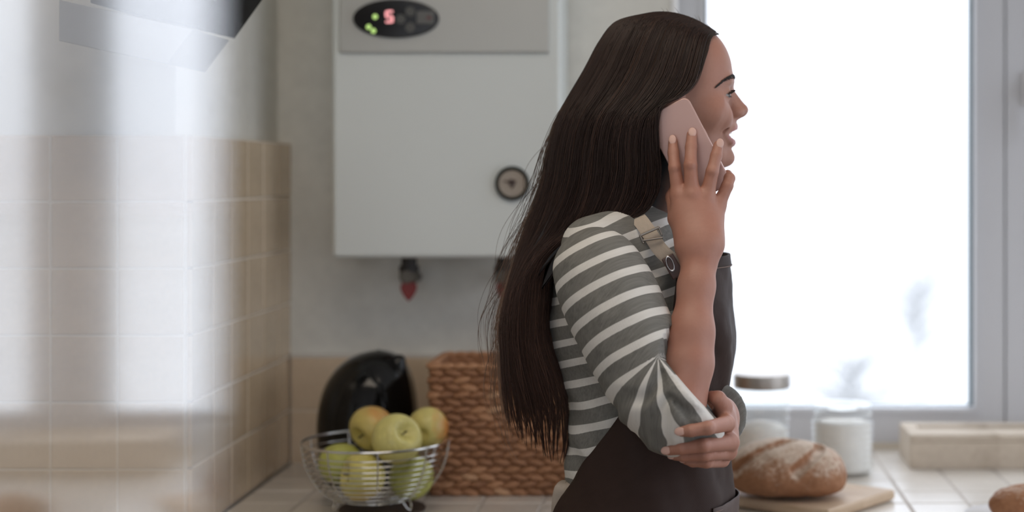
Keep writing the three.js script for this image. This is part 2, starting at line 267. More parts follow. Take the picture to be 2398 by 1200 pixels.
// ------------------------------------------------------------------ the boiler on the wall
{
  const Z = 3.10, k = Z / F, cx = (1045 - 1600) * k, y0 = EYE - (605 - 416) * k, W = 536 * k, H = 0.72;
  const o = thing('wall_boiler', 'white wall-hung gas boiler with oval black control display', 'boiler', [cx, y0, -WALL]);
  const white = std([0.665, 0.70, 0.685], 0.42), grey = std([0.47, 0.47, 0.44], 0.38, { metalness: 0.25 }), black = std([0.012, 0.011, 0.011], 0.18);
  part('body', rbox(W, H, WALL - Z - 0.004, 0.009, 4), white, o, [0, H / 2, (WALL - Z) / 2 + 0.002]);
  const X = (px) => (px - 1600) * k - cx, Y = (py) => EYE - (py - 416) * k - y0, zf = WALL - Z;
  const flap = part('control_flap', rbox((1287 - 797) * k, 0.14, 0.010, 0.003), grey, o, [X(1042), Y(124) + 0.07, zf + 0.004], 'grey satin flap above the white door');
  // parts of the flap: its own origin is the middle of the flap
  const fx = (px) => X(px) - X(1042), fy = (py) => Y(py) - Y(124) - 0.07, z = 0.0052;
  const ell = new THREE.Shape(); ell.absellipse(0, 0, 98 * k, 43 * k, 0, Math.PI * 2);
  const disp = part('control_display', new THREE.ExtrudeGeometry(ell, { depth: 0.005, bevelEnabled: true, bevelSize: 0.002, bevelThickness: 0.002, bevelSegments: 3, curveSegments: 48 }), black, flap, [fx(930), fy(45), z - 0.001], 'oval glossy black control display');
  const rim = new THREE.TorusGeometry(98 * k, 0.0022, 10, 64).scale(1, 43 / 98, 1);
  part('display_rim', rim.translate(fx(930), fy(45), z + 0.002), std([0.10, 0.10, 0.095], 0.3, { metalness: 0.6 }), flap);
  const dz = z + 0.0062, led = new THREE.MeshStandardMaterial({ color: 0x121806, emissive: rgb(0.58, 0.86, 0.26), emissiveIntensity: 1.0 });
  for (const [px, py] of [[882, 41], [867, 65], [878, 74]]) part('led_lamp', new THREE.SphereGeometry(5.6 * k, 14, 10).scale(1, 1, 0.5).translate(fx(px), fy(py), dz), led, flap, null, 'glowing green indicator lamp');
  const red = new THREE.MeshStandardMaterial({ color: 0x200404, emissive: rgb(1.0, 0.40, 0.41), emissiveIntensity: 1.3 }), u = k;
  const seg = (x, y, w, h) => new RoundedBoxGeometry(w * u, h * u, 0.0012, 2, 0.0005).translate(fx(915 + x), fy(41 + y), dz);
  part('digit_display', join(seg(1, -12, 15, 5), seg(-7, -6, 5, 13), seg(0, 0, 15, 5), seg(7, 6.5, 5, 13), seg(-1, 12, 15, 5)), red, flap, null, 'glowing red figure 5');
  const btn = std([0.085, 0.085, 0.08], 0.5);
  for (const [px, py, r] of [[964, 29, 11], [942, 47, 11], [964, 66, 11]]) part('button', new THREE.CylinderGeometry(r * k, r * k, 0.003, 24).rotateX(Math.PI / 2).translate(fx(px), fy(py), dz), btn, flap);
  part('button_plate', rbox(40 * k, 30 * k, 0.003, 0.0014).translate(fx(999), fy(43), dz), std([0.12, 0.12, 0.115], 0.5), flap);
  const tri = new THREE.Shape([new THREE.Vector2(-0.007, -0.003), new THREE.Vector2(0.007, -0.003), new THREE.Vector2(0, 0.004)]);
  part('brand_mark', new THREE.ExtrudeGeometry(tri, { depth: 0.001, bevelEnabled: false }).translate(fx(1008), fy(43), dz + 0.0013), std([0.12, 0.04, 0.035], 0.5), flap);
  // pressure gauge
  const ga = [X(1200), Y(430), zf];
  const gauge = part('pressure_gauge', lathe([[0, 0], [0.033, 0], [0.0335, 0.006], [0.0325, 0.009], [0.0285, 0.010], [0.0265, 0.007], [0.0262, 0.004], [0, 0.004]], 48).rotateX(Math.PI / 2), std([0.014, 0.016, 0.012], 0.5, { specularIntensity: 0.4 }), o, ga, 'round pressure gauge with black ring');
  part('dial', new THREE.CylinderGeometry(0.0262, 0.0262, 0.001, 40).rotateX(Math.PI / 2).translate(0, 0, 0.0047), std([0.36, 0.31, 0.26], 0.6), gauge);
  part('needle', join(new THREE.CylinderGeometry(0.0065, 0.0065, 0.002, 20).rotateX(Math.PI / 2).translate(-0.001, 0.002, 0.006), rbox(0.004, 0.017, 0.0015, 0.0005).rotateZ(-0.5).translate(0.003, -0.002, 0.0062), rbox(0.016, 0.003, 0.0012, 0.0005).rotateZ(-0.25).translate(-0.008, 0.003, 0.0062)), std([0.05, 0.028, 0.022], 0.5), gauge);
  // service valves
  const brass = std([0.13, 0.115, 0.095], 0.45, { metalness: 0.8 }), dark = std([0.03, 0.026, 0.024], 0.6), redTap = std([0.20, 0.018, 0.016], 0.45);
  for (const px of [958, 1180]) {
    const vk = 3.2 / F, v = part('valve', join(new THREE.CylinderGeometry(0.0155, 0.0155, 0.036, 20).translate(0, -0.014, 0), new THREE.CylinderGeometry(0.021, 0.021, 0.012, 6).translate(0, -0.030, 0)), dark, o, [(px - 1600) * vk - cx, 0.004, WALL - 3.2]);
    part('valve_body', join(new THREE.SphereGeometry(0.0195, 20, 14).translate(0, -0.045, 0), new THREE.CylinderGeometry(0.013, 0.013, 0.02, 16).rotateX(Math.PI / 2).translate(0, -0.045, 0.016), new THREE.CylinderGeometry(0.011, 0.011, 0.085, 14).rotateX(Math.PI / 2).translate(0, -0.052, -0.05)), brass, v);
    const heart = new THREE.Shape(); heart.moveTo(0, -0.034); heart.bezierCurveTo(-0.013, -0.022, -0.019, -0.006, -0.011, 0); heart.bezierCurveTo(-0.004, 0.003, 0, -0.002, 0, -0.004); heart.bezierCurveTo(0, -0.002, 0.004, 0.003, 0.011, 0); heart.bezierCurveTo(0.019, -0.006, 0.013, -0.022, 0, -0.034);
    part('tap_handle', new THREE.ExtrudeGeometry(heart, { depth: 0.006, bevelEnabled: true, bevelSize: 0.0015, bevelThickness: 0.0015, bevelSegments: 2 }).translate(0.003, -0.058, 0.018), redTap, v, null, 'small red tap handle');
  }
}

// ------------------------------------------------------------------ the extractor hood and the open glass door
{
  const Zf = 2.622, poly = (pts) => new THREE.Shape(pts.map(([x, y]) => { const p = P(x, y, Zf); return new THREE.Vector2(p.x, p.y); }));
  const o = thing('extractor_hood', 'slanted black extractor hood with grey lower plate on tiled wall end', 'extractor hood');
  const ex = (pts, mat, name, d, label) => part(name, new THREE.ExtrudeGeometry(poly(pts), { depth: d, bevelEnabled: true, bevelSize: 0.0015, bevelThickness: 0.0015, bevelSegments: 2 }), mat, o, [0, 0, -STUB + 0.017 + (0.198 - d) / 2], label);
  ex([[700, -118], [612, 0], [549, 88], [320, 36], [320, -118]], std([0.016, 0.0155, 0.014], 0.75, { specularIntensity: 0.25 }), 'hood_body', 0.198);
  ex([[536, 96], [481, 168], [250, 118], [250, 33]], std([0.30, 0.31, 0.31], 0.45, { metalness: 0.3 }), 'filter_plate', 0.19, 'grey slanted plate under the black body');
}
{
  const o = thing('glass_door', 'clear glass door leaf standing open, strongly blurred in the foreground', 'glass door', [-0.1757, 0, -0.60], Math.PI / 180 * 2.45);
  const sheet = new THREE.MeshPhysicalMaterial({ color: rgb(1, 1, 1), roughness: 0.07, transmission: 1, thickness: 0, ior: 2.1 });
  for (const x of [0]) part('pane', span(x - 0.004, x, 0.05, 2.1, 0.0, 0.80), sheet, o);
  const rail = std([0.72, 0.72, 0.74], 0.35);
  part('door_rail', span(-0.022, 0.018, 0, 0.07, -0.002, 0.802), rail, o); part('door_rail', span(-0.022, 0.018, 2.08, 2.15, -0.002, 0.802), rail, o);
}

// ------------------------------------------------------------------ left of the woman: air fryer, apples, baskets
{
  const Z = 3.10, k = Z / F, o = thing('air_fryer', 'glossy black rounded air fryer standing behind wire apple basket', 'air fryer', [(862 - 1600) * k, TOP, -Z]);
  const rows = [[0, 778, 952], [0.004, 768, 960], [0.03, 757, 970], [0.08, 748, 977], [0.125, 747, 977], [0.17, 757, 972], [0.205, 776, 962], [0.232, 806, 945], [0.248, 842, 922], [0.256, 885, 888]];
  const f = (x, y, z) => {
    if (y < -0.001) return 0.02 + -y; const [l, r] = table(rows, clamp(y, 0, 0.256)), a = Math.max((r - l) / 2 * k, 0.001), c = ((l + r) / 2 - 862) * k, b = a * 1.15;
    let d = (Math.pow(Math.pow(Math.abs((x - c) / a), 2.2) + Math.pow(Math.abs(z / b), 2.2), 1 / 2.2) - 1) * Math.min(a, b) * 0.8;
    d = Math.max(d, y - 0.2565);
    const ridge = capsule(x, y, z, new THREE.Vector3(0.064, 0.236, 0.02), new THREE.Vector3(0.083, 0.10, 0.03), 0.013, 0.010);
    return smin(d, ridge, 0.008);
  };
  const black = std([0.006, 0.006, 0.006], 0.17, { specularIntensity: 0.7 });
  part('body', surface(f, [-0.12, -0.008, -0.14], [0.12, 0.27, 0.15], 0.004), black, o);
  const arch = (x, y, z) => Math.max(ellip(x, y, 0, 0.006, 0.10, 0, 0.054, 0.125, 1), 0.045 - z);
  part('front_panel', surface((x, y, z) => smax(f(x, y, z) - 0.0035, arch(x, y, z), 0.003), [-0.12, -0.008, 0.0], [0.12, 0.27, 0.15], 0.004), std([0.005, 0.005, 0.005], 0.1, { specularIntensity: 0.7 }), o, null, 'arched glossy drawer front');
}
const BC = P(879, 1195, 2.83); BC.y = TOP;
{
  const tr = thing('dark_disc', 'dark brown round disc under the wire basket', 'dark_disc', [BC.x + 0.012, TOP, BC.z]);  // flat dark brown disc below the basket feet
  part('disc', lathe([[0, 0.0005], [0.075, 0.0005], [0.077, 0.003], [0.075, 0.006], [0, 0.006]], 40), std([0.07, 0.045, 0.035], 0.5), tr);
  const o = thing('wire_basket', 'round chrome wire fruit basket full of apples', 'fruit basket', [BC.x, TOP, BC.z]);
  const prof = [[0.014, 0.014], [0.021, 0.063], [0.034, 0.088], [0.065, 0.112], [0.097, 0.1245], [0.123, 0.128]], rOf = (h) => table(prof, h)[0];
  part('rim', new THREE.TorusGeometry(0.128, 0.0023, 10, 96).rotateX(Math.PI / 2).translate(0, 0.123, 0), chrome, o);
  for (let i = 0; i < 11; i++) { const h = 0.016 + 0.0965 * Math.pow((i + 0.5) / 11, 1.15); part('wire_ring', new THREE.TorusGeometry(rOf(h), 0.00115, 7, 80).rotateX(Math.PI / 2).translate(0, h, 0), chrome, o); }
  for (let i = 0; i < 9; i++) {
    const a = 1.35 + i * Math.PI * 2 / 9, pts = []; for (let j = 0; j <= 12; j++) { const h = 0.013 + 0.11 * j / 12, r = rOf(h) + 0.0016; pts.push([Math.cos(a) * r, h, Math.sin(a) * r]); }
    part('rib', tube(pts, 0.0013, 28, 7), chrome, o);
  }
  for (let i = 0; i < 3; i++) {
    const a = 0.5 + i * Math.PI * 2 / 3, q = (r, h, b) => [Math.cos(a + b) * r, h, Math.sin(a + b) * r];
    part('foot', tube([q(0.07, 0.024, -0.16), q(0.076, 0.010, -0.06), q(0.078, 0.0085, 0), q(0.076, 0.010, 0.06), q(0.07, 0.024, 0.16)], 0.0018, 20, 7), chrome, o);
  }
}
{
  const prof = []; for (let i = 0; i <= 40; i++) { const t = Math.PI * i / 40, s = Math.sin(t); prof.push([Math.max(0, s * (0.985 + 0.085 * Math.cos(t))), Math.cos(t) * 0.93 - 0.46 * Math.exp(-Math.pow(t / 0.36, 2)) + 0.20 * Math.exp(-Math.pow((Math.PI - t) / 0.28, 2))]); }
  prof.reverse();
  const mat = new THREE.MeshPhysicalMaterial({ vertexColors: true, roughness: 0.42, clearcoat: 0.15, clearcoatRoughness: 0.3 }), stemMat = std([0.06, 0.045, 0.02], 0.8);
  // px, py, distance, radius, direction of the dimple, direction and strength of the blush, tone, label
  const list = [
    [872, 1003, 2.87, 0.0415, [-0.58, -0.42, 0.70], [0.55, 0.75, 0.2], 0.75, [0.62, 0.50, 0.15], 'yellow apple with orange blush at the back of the heap'],
    [928, 1030, 2.775, 0.0445, [0.60, 0.50, 0.62], [0, -1, -0.3], 0.1, [0.66, 0.59, 0.20], 'large pale yellow apple on top with dimple turned up'],
    [1001, 1003, 2.862, 0.0370, [0.1, 0.2, -0.98], [0.95, 0.1, 0.15], 1.0, [0.66, 0.57, 0.19], 'yellow apple with red edge beside the wicker basket'],
    [797, 1087, 2.85, 0.0390, [-0.2, 0.8, -0.5], [0, -1, 0], 0.0, [0.47, 0.48, 0.11], 'green apple low in the basket before the air fryer'],
    [849, 1118, 2.768, 0.0425, [-0.84, 0.22, 0.46], [0.1, -0.9, 0.4], 0.35, [0.66, 0.58, 0.17], 'yellow apple low in the basket with dimple showing through wires'],
    [962, 1117, 2.815, 0.0405, [0.3, -0.6, -0.7], [0, -1, 0], 0.0, [0.50, 0.51, 0.13], 'green apple low in the basket under the topmost apple'],
  ];
  const up = new THREE.Vector3(0, 1, 0);
  for (const [px, py, D, R, dim, bl, st, tone, label] of list) {
    const c = P(px, py, D), o = thing('apple', label, 'apple', c.toArray(), 0, 'apples in the wire basket');
    const q = new THREE.Quaternion().setFromUnitVectors(up, new THREE.Vector3(...dim).normalize()), b = new THREE.Vector3(...bl).normalize(), off = rnd() * 50;
    const g = lathe(prof.map(([r, y]) => [r * R, y * R]), 44).applyQuaternion(q);
    setColor(g, (x, y, z) => {
      const n = fbm(x * 90 + off, y * 90, z * 90, 3), d = (x * b.x + y * b.y + z * b.z) / R, t = clamp(sstep(0.40, 1.10, d + 0.6 * (n - 0.5)) * st, 0, 1), s = fbm(x * 700, y * 700 + off, z * 700, 2) > 0.72 ? 1.18 : 1, v = 0.9 + 0.25 * (n - 0.4);
      return [mix(tone[0], 0.60, t) * s * v, mix(tone[1], 0.22, t) * s * v, mix(tone[2], 0.045, t) * s * v];
    });
    part('flesh', g, mat, o);
    part('stem', new THREE.CylinderGeometry(0.0016, 0.0012, 0.016, 7).translate(0, R * 0.47 + 0.007, 0).applyQuaternion(q), stemMat, o);
  }
}
{
  const Z = 2.954, k = Z / F, x0 = (1003 - 1600) * k, W = 0.335, H = 0.247, D = 0.205, o = thing('wicker_basket', 'open brown wicker storage basket woven from thick braided strands', 'basket', [x0 + W / 2, TOP, -Z - D / 2]);
  const mats = [[0.39, 0.190, 0.094], [0.33, 0.157, 0.077], [0.46, 0.238, 0.123], [0.29, 0.135, 0.065], [0.54, 0.315, 0.18]].map((c) => std(c, 0.62, { map: woodTex([1, 1, 1], [0.62, 0.55, 0.5], c[0] * 40, 3, 30) }));
  const t = 0.008; part('wall', join(span(-W / 2 + 0.004, W / 2 - 0.004, 0, H - 0.01, D / 2 - 0.012, D / 2 - 0.004), span(-W / 2 + 0.004, W / 2 - 0.004, 0, H - 0.01, -D / 2 + 0.004, -D / 2 + 0.012), span(-W / 2 + 0.004, -W / 2 + 0.012, 0, H - 0.01, -D / 2 + t, D / 2 - t), span(W / 2 - 0.012, W / 2 - 0.004, 0, H - 0.01, -D / 2 + t, D / 2 - t), span(-W / 2 + 0.006, W / 2 - 0.006, 0, 0.008, -D / 2 + t, D / 2 - t)), mats[0], o);
  const lobe = (w, h, d) => new THREE.SphereGeometry(0.5, 12, 8).scale(w, h, d), rows = 17, cols = 11, rh = (H - 0.012) / rows, cw = W / cols, a = lobe(cw * 1.26, rh * 1.10, 0.017);
  const pick = () => { const r = rnd(); return mats[r < 0.36 ? 0 : r < 0.66 ? 1 : r < 0.82 ? 2 : r < 0.95 ? 3 : 4]; };
  for (let r = 0; r < rows; r++) for (let c = 0; c < cols + (r % 2); c++) {
    const x = clamp((c + (r % 2 ? 0 : 0.5)) * cw - W / 2, -W / 2 + 0.010, W / 2 - 0.010), m = part('strand', a, pick(), o, [x, (r + 0.5) * rh + rr(-0.0008, 0.0008), D / 2 - 0.004 + rr(-0.001, 0.001)]);
    m.rotation.z = (r % 2 ? 0.20 : -0.20) + rr(-0.06, 0.06); m.rotation.y = rr(-0.12, 0.12);
    if (c === 0 || c === cols) m.scale.x = 0.75;
  }
  for (const [s, mat] of [[-1, mats[0]], [1, mats[0]]]) {   // the other sides, seen only from inside or not at all
    const gs = []; for (let r = 0; r < rows; r++) { for (let c = 0; c < 7; c++) gs.push(lobe(0.016, rh * 1.2, D / 7 * 1.25).translate(s * (W / 2 - 0.004), (r + 0.5) * rh, (c + 0.5 + (r % 2) * 0.4) * D / 7.5 - D / 2)); if (s < 0) for (let c = 0; c < cols; c++) gs.push(lobe(cw * 1.3, rh * 1.2, 0.016).rotateZ(r % 2 ? 0.2 : -0.2).translate((c + 0.5) * cw - W / 2, (r + 0.5) * rh, -D / 2 + 0.006)); }
    const m = part('side_weave', join(gs), mat, o); m.userData.kind = 'stuff';
  }
  const rim = []; const ring = [[-W / 2, D / 2], [W / 2, D / 2], [W / 2, -D / 2], [-W / 2, -D / 2]];
  for (let e = 0; e < 4; e++) { const [ax, az] = ring[e], [bx, bz] = ring[(e + 1) % 4], n = Math.round(Math.hypot(bx - ax, bz - az) / 0.022), ang = Math.atan2(-(bz - az), bx - ax); for (let i = 0; i < n; i++) rim.push(lobe(0.031, 0.0125, 0.019).rotateZ(0.12).rotateY(ang).translate(mix(ax, bx, (i + 0.5) / n) * 0.985, H - 0.007, mix(az, bz, (i + 0.5) / n) * 0.97)); }
  part('rim', join(rim), mats[2], o, null, 'lighter braided rim');
}

// ------------------------------------------------------------------ right of the woman: jars, bread, boards, box
const jarGlass = new THREE.MeshPhysicalMaterial({ color: rgb(0.97, 0.985, 0.985), roughness: 0.02, transmission: 1, thickness: 0, ior: 1.45 });
const flour = std([0.86, 0.83, 0.79], 0.95, { map: grainTex, bumpMap: bumpTex, bumpScale: 0.002 });
{
  const Z = 3.20, c = P(1784, 0, Z), R = 0.0555, o = thing('lidded_jar', 'tall ribbed glass jar with steel lid, partly filled with flour', 'jar', [c.x, TOP, -Z]);
  const pr = [[0, 0.003], [R * 0.9, 0.003], [R, 0.010]]; for (let i = 0; i < 60; i++) { const y = 0.014 + 0.148 * i / 59; pr.push([R - 0.0018 * (1 + Math.cos(y * 2 * Math.PI / 0.0165)), y]); } pr.push([R * 0.99, 0.166], [R * 0.95, 0.17]);
  part('glass', lathe(pr, 56), jarGlass, o);
  part('lid', lathe([[0, 0.197], [R * 0.98, 0.197], [R * 1.02, 0.1945], [R * 1.02, 0.170], [R * 0.97, 0.169]], 56), std([0.42, 0.39, 0.36], 0.42, { metalness: 0.9 }), o, null, 'brushed steel lid');
  part('flour', lathe([[0, 0.004], [R * 0.88, 0.004], [R * 0.94, 0.012], [R * 0.94, 0.083], [R * 0.75, 0.094], [R * 0.35, 0.101], [0, 0.102]], 40), flour, o);
}
{
  const Z = 3.19, c = P(1973, 0, Z), R = 0.0615, o = thing('glass_jar', 'short ribbed glass jar with glass lid, full of flour', 'jar', [c.x, TOP, -Z]);
  const pr = [[0, 0.003], [R * 0.88, 0.003], [R * 0.985, 0.009]]; for (let i = 0; i < 60; i++) { const y = 0.013 + 0.092 * i / 59; pr.push([R - 0.0018 * (1 + Math.cos(y * 2 * Math.PI / 0.0118)), y]); } pr.push([R * 0.97, 0.108], [R * 0.9, 0.113], [R * 0.9, 0.122]);
  part('glass', lathe(pr, 56), jarGlass, o);
  const lid = part('lid', lathe([[R * 0.93, 0.118], [R * 0.96, 0.122], [R * 0.96, 0.134], [R * 0.9, 0.138], [R * 0.72, 0.136], [R * 0.55, 0.128], [0, 0.126]], 56), jarGlass, o, null, 'clear glass lid');
  part('lid_seal', new THREE.TorusGeometry(R * 0.9, 0.002, 8, 48).rotateX(Math.PI / 2).translate(0, 0.119, 0), std([0.75, 0.76, 0.78], 0.5), lid);
  part('flour', lathe([[0, 0.004], [R * 0.87, 0.004], [R * 0.92, 0.012], [R * 0.92, 0.101], [R * 0.6, 0.105], [0, 0.104]], 40), flour, o);
}
{
  const pale = woodTex([0.62, 0.47, 0.33], [0.47, 0.33, 0.21], 3, 3, 26);
  const corner = new THREE.Vector3(0.388, TOP + 0.001, -2.914), e1 = new THREE.Vector3(-0.8, 0, -0.6), e2 = new THREE.Vector3(-0.6, 0, 0.8), c = corner.clone().addScaledVector(e1, 0.18).addScaledVector(e2, 0.115);
  const o = thing('cutting_board', 'pale wooden cutting board under the round bread loaf', 'cutting board', c.toArray(), Math.atan2(0.6, -0.8));
  part('board', boxUV(rbox(0.36, 0.020, 0.23, 0.007), 0.5).translate(0, 0.010, 0), std([1, 1, 1], 0.55, { map: pale }), o);
}
function crust(geo, top, opt = {}) {
  return setColor(geo, (x, y, z, a, b, c) => {
    const n = fbm(x * 60, y * 60 + 5, z * 60, 4), n2 = fbm(x * 260, y * 260, z * 260 + 3, 3), dust = clamp(sstep(opt.lo ?? 0.28, opt.hi ?? 1.0, b * 0.62 + (n - 0.5) * 0.5 + (n2 - 0.5) * 0.7 + 0.28) * (opt.dust ?? 0.85), 0, 1), v = 0.8 + 0.45 * n2;
    const base = [mix(0.36, 0.25, n) * v, mix(0.170, 0.105, n) * v, mix(0.082, 0.045, n) * v];
    return [mix(base[0], 0.66, dust), mix(base[1], 0.55, dust), mix(base[2], 0.44, dust)];
  });
}
const crustMat = new THREE.MeshPhysicalMaterial({ vertexColors: true, roughness: 0.75 });
{
  const c = P(1836, 1178, 2.85); c.y = TOP + 0.021;
  const o = thing('bread_loaf', 'floured round bread loaf with slashed crust on cutting board', 'bread', c.toArray());
  const V = (x, y, z) => new THREE.Vector3(x, y, z);
  const f = (x, y, z) => {
    let d = ellip(x, y, z, -0.004, 0.043, 0, 0.100, 0.060, 0.078);
    d = smin(d, ellip(x, y, z, 0.062, 0.036, 0.0, 0.044, 0.045, 0.066), 0.03);
    d = smax(d, -y + 0.006, 0.02);
    // two slashes across the crust with a lifted lip
    const cut = (pts, r, w) => { let m = 9; for (let i = 0; i + 1 < pts.length; i++) m = Math.min(m, capsule(x, y, z, pts[i], pts[i + 1], r, r)); return smax(d, -m, w); };
    d = cut([V(-0.090, 0.050, 0.036), V(-0.058, 0.079, 0.044), V(-0.02, 0.095, 0.032), V(0.014, 0.1005, 0.0)], 0.0095, 0.005);
    d = cut([V(0.016, 0.057, 0.074), V(0.044, 0.079, 0.056), V(0.060, 0.088, 0.03), V(0.064, 0.090, 0.0)], 0.0095, 0.005);
    return d + 0.0035 * (fbm(x * 55, y * 55, z * 55, 3) - 0.5);
  };
  part('crust', crust(surface(f, [-0.12, -0.01, -0.095], [0.125, 0.125, 0.095], 0.0027), 0.1), crustMat, o);
}
{
  const c = P(2404, 1210, 2.73); c.y = TOP;
  const pl = thing('plate', 'small white plate under the brown bread roll', 'plate', [c.x, TOP, c.z]);
  part('dish', lathe([[0, 0.001], [0.068, 0.001], [0.092, 0.007], [0.106, 0.011], [0.1065, 0.0125], [0.092, 0.0105], [0.068, 0.0045], [0, 0.0045]], 56), std([0.80, 0.79, 0.79], 0.2), pl);
  const o = thing('bread_roll', 'brown crusty bread roll on white plate', 'bread roll', [c.x, TOP + 0.007, c.z]);
  const f = (x, y, z) => { let d = ellip(x, y, z, 0, 0.022, 0, 0.064, 0.036, 0.052); d = smax(d, -y + 0.0005, 0.012); d = smax(d, -capsule(x, y, z, new THREE.Vector3(-0.03, 0.06, 0.012), new THREE.Vector3(0.04, 0.06, -0.012), 0.006, 0.006), 0.008); return d + 0.004 * (fbm(x * 70, y * 70, z * 70, 3) - 0.5); };
  part('crust', crust(surface(f, [-0.075, -0.01, -0.065], [0.075, 0.07, 0.065], 0.0026), 0.05, { dust: 0.35, lo: 0.7, hi: 0.95 }), crustMat, o);
}
{
  const Z = 3.226, x0 = (2132 - 1600) * Z / F, W = 0.36, H = 0.0695, D = 0.165, o = thing('wooden_box', 'low weathered pale wooden box with slotted top beside the jars', 'box', [x0 + W / 2, TOP, -Z - D / 2]);
  const m = std([1, 1, 1], 0.8, { map: woodTex([0.56, 0.48, 0.39], [0.36, 0.29, 0.215], 9, 4, 20), bumpMap: bumpTex, bumpScale: 0.0015 });
  const w = 0.022, panel = (g, n = 'panel') => part(n, boxUV(g, 0.35), m, o), h = H - 0.014;
  panel(rbox(W, h, w, 0.003).translate(0, h / 2, D / 2 - w / 2)); panel(rbox(W, h, w, 0.003).translate(0, h / 2, -D / 2 + w / 2));
  panel(rbox(w, h, D - 2 * w, 0.003).translate(-W / 2 + w / 2, h / 2, 0)); panel(rbox(w, h, D - 2 * w, 0.003).translate(W / 2 - w / 2, h / 2, 0));
  panel(box(W - 2 * w, 0.008, D - 2 * w, 0, 0.005, 0), 'bottom');
  const fr = 0.088, bk = 0.036, yt = H - 0.007, zt = (fr - bk) / 2 - 0.0;   // the lid: boards round a long slot
  panel(rbox(W, 0.014, fr, 0.003).translate(0, yt, D / 2 - fr / 2), 'lid_board'); panel(rbox(W, 0.014, bk, 0.003).translate(0, yt, -D / 2 + bk / 2), 'lid_board');
  for (const s of [-1, 1]) panel(rbox(0.03, 0.014, D - fr - bk, 0.002).translate(s * (W / 2 - 0.015), yt, -D / 2 + bk + (D - fr - bk) / 2), 'lid_board');
  const pp = thing('white_insert', 'white block lying inside the low wooden box', 'insert', [x0 + W * 0.27, TOP + 0.0095, -Z - D + 0.036 + 0.020]);  // plain white block set under the slot of the box
  part('sheet', rbox(0.13, 0.050, 0.026, 0.003).translate(0, 0.025, 0), std([0.82, 0.82, 0.83], 0.8), pp);
}

// ------------------------------------------------------------------ the woman on the phone
const ZB = 2.44;                                              // her middle plane, metres from the lens
const skinColor = (x, y, z, s = 1) => { const n = fbm(x * 45, y * 45, z * 45 + 9, 3), q = fbm(x * 380, y * 380, z * 380, 2), v = 0.93 + 0.10 * (n - 0.5) + 0.08 * (q - 0.5); return [0.415 * v * s, (0.200 + 0.03 * (n - 0.5)) * v * s, (0.140 + 0.03 * (n - 0.5)) * v * s]; };
const person = thing('person', 'woman in striped shirt and brown apron holding phone to her ear', 'person', [-0.04, 0, -ZB]);
person.updateMatrixWorld();
/** Geometry made in world metres, moved to the woman's own origin. */
const own = (g) => g.translate(0.04, 0, ZB);
const addTo = (name, g, m, parent = person, label) => part(name, own(g), m, parent, null, label);

const skinGeos = [];
// --- head: own frame with x forward, y up, z to her right (towards the lens), then turned and set in place
const HYAW = 0.14, HO = P(1600, 250, ZB), hc = Math.cos(HYAW), hs = Math.sin(HYAW), HP = ZB / F;
const toWorld = (x, y, z) => new THREE.Vector3(HO.x + x * hc + z * hs, HO.y + y, HO.z - x * hs + z * hc);
const lx = (px) => (px - 1600) * HP / hc, ly = (py) => (250 - py) * HP;
const FACE = [[395, 1690, 1640, 0.014], [387, 1702, 1618, 0.024], [372, 1709, 1592, 0.034], [352, 1704, 1566, 0.044], [330, 1700, 1550, 0.052], [300, 1700, 1535, 0.0595], [272, 1702, 1520, 0.0645], [245, 1704, 1510, 0.067], [220, 1707, 1500, 0.068], [190, 1711, 1495, 0.068], [160, 1709, 1492, 0.068], [130, 1702, 1495, 0.066], [100, 1688, 1510, 0.058], [78, 1668, 1530, 0.044], [62, 1640, 1560, 0.022]].map(([py, f, b, w]) => [ly(py), lx(f), lx(b), w]);
const EYEC = [lx(1684), ly(222), 0.0335];
const V = (x, y, z) => new THREE.Vector3(x, y, z), L = (px, py, z) => V(lx(px), ly(py), z);
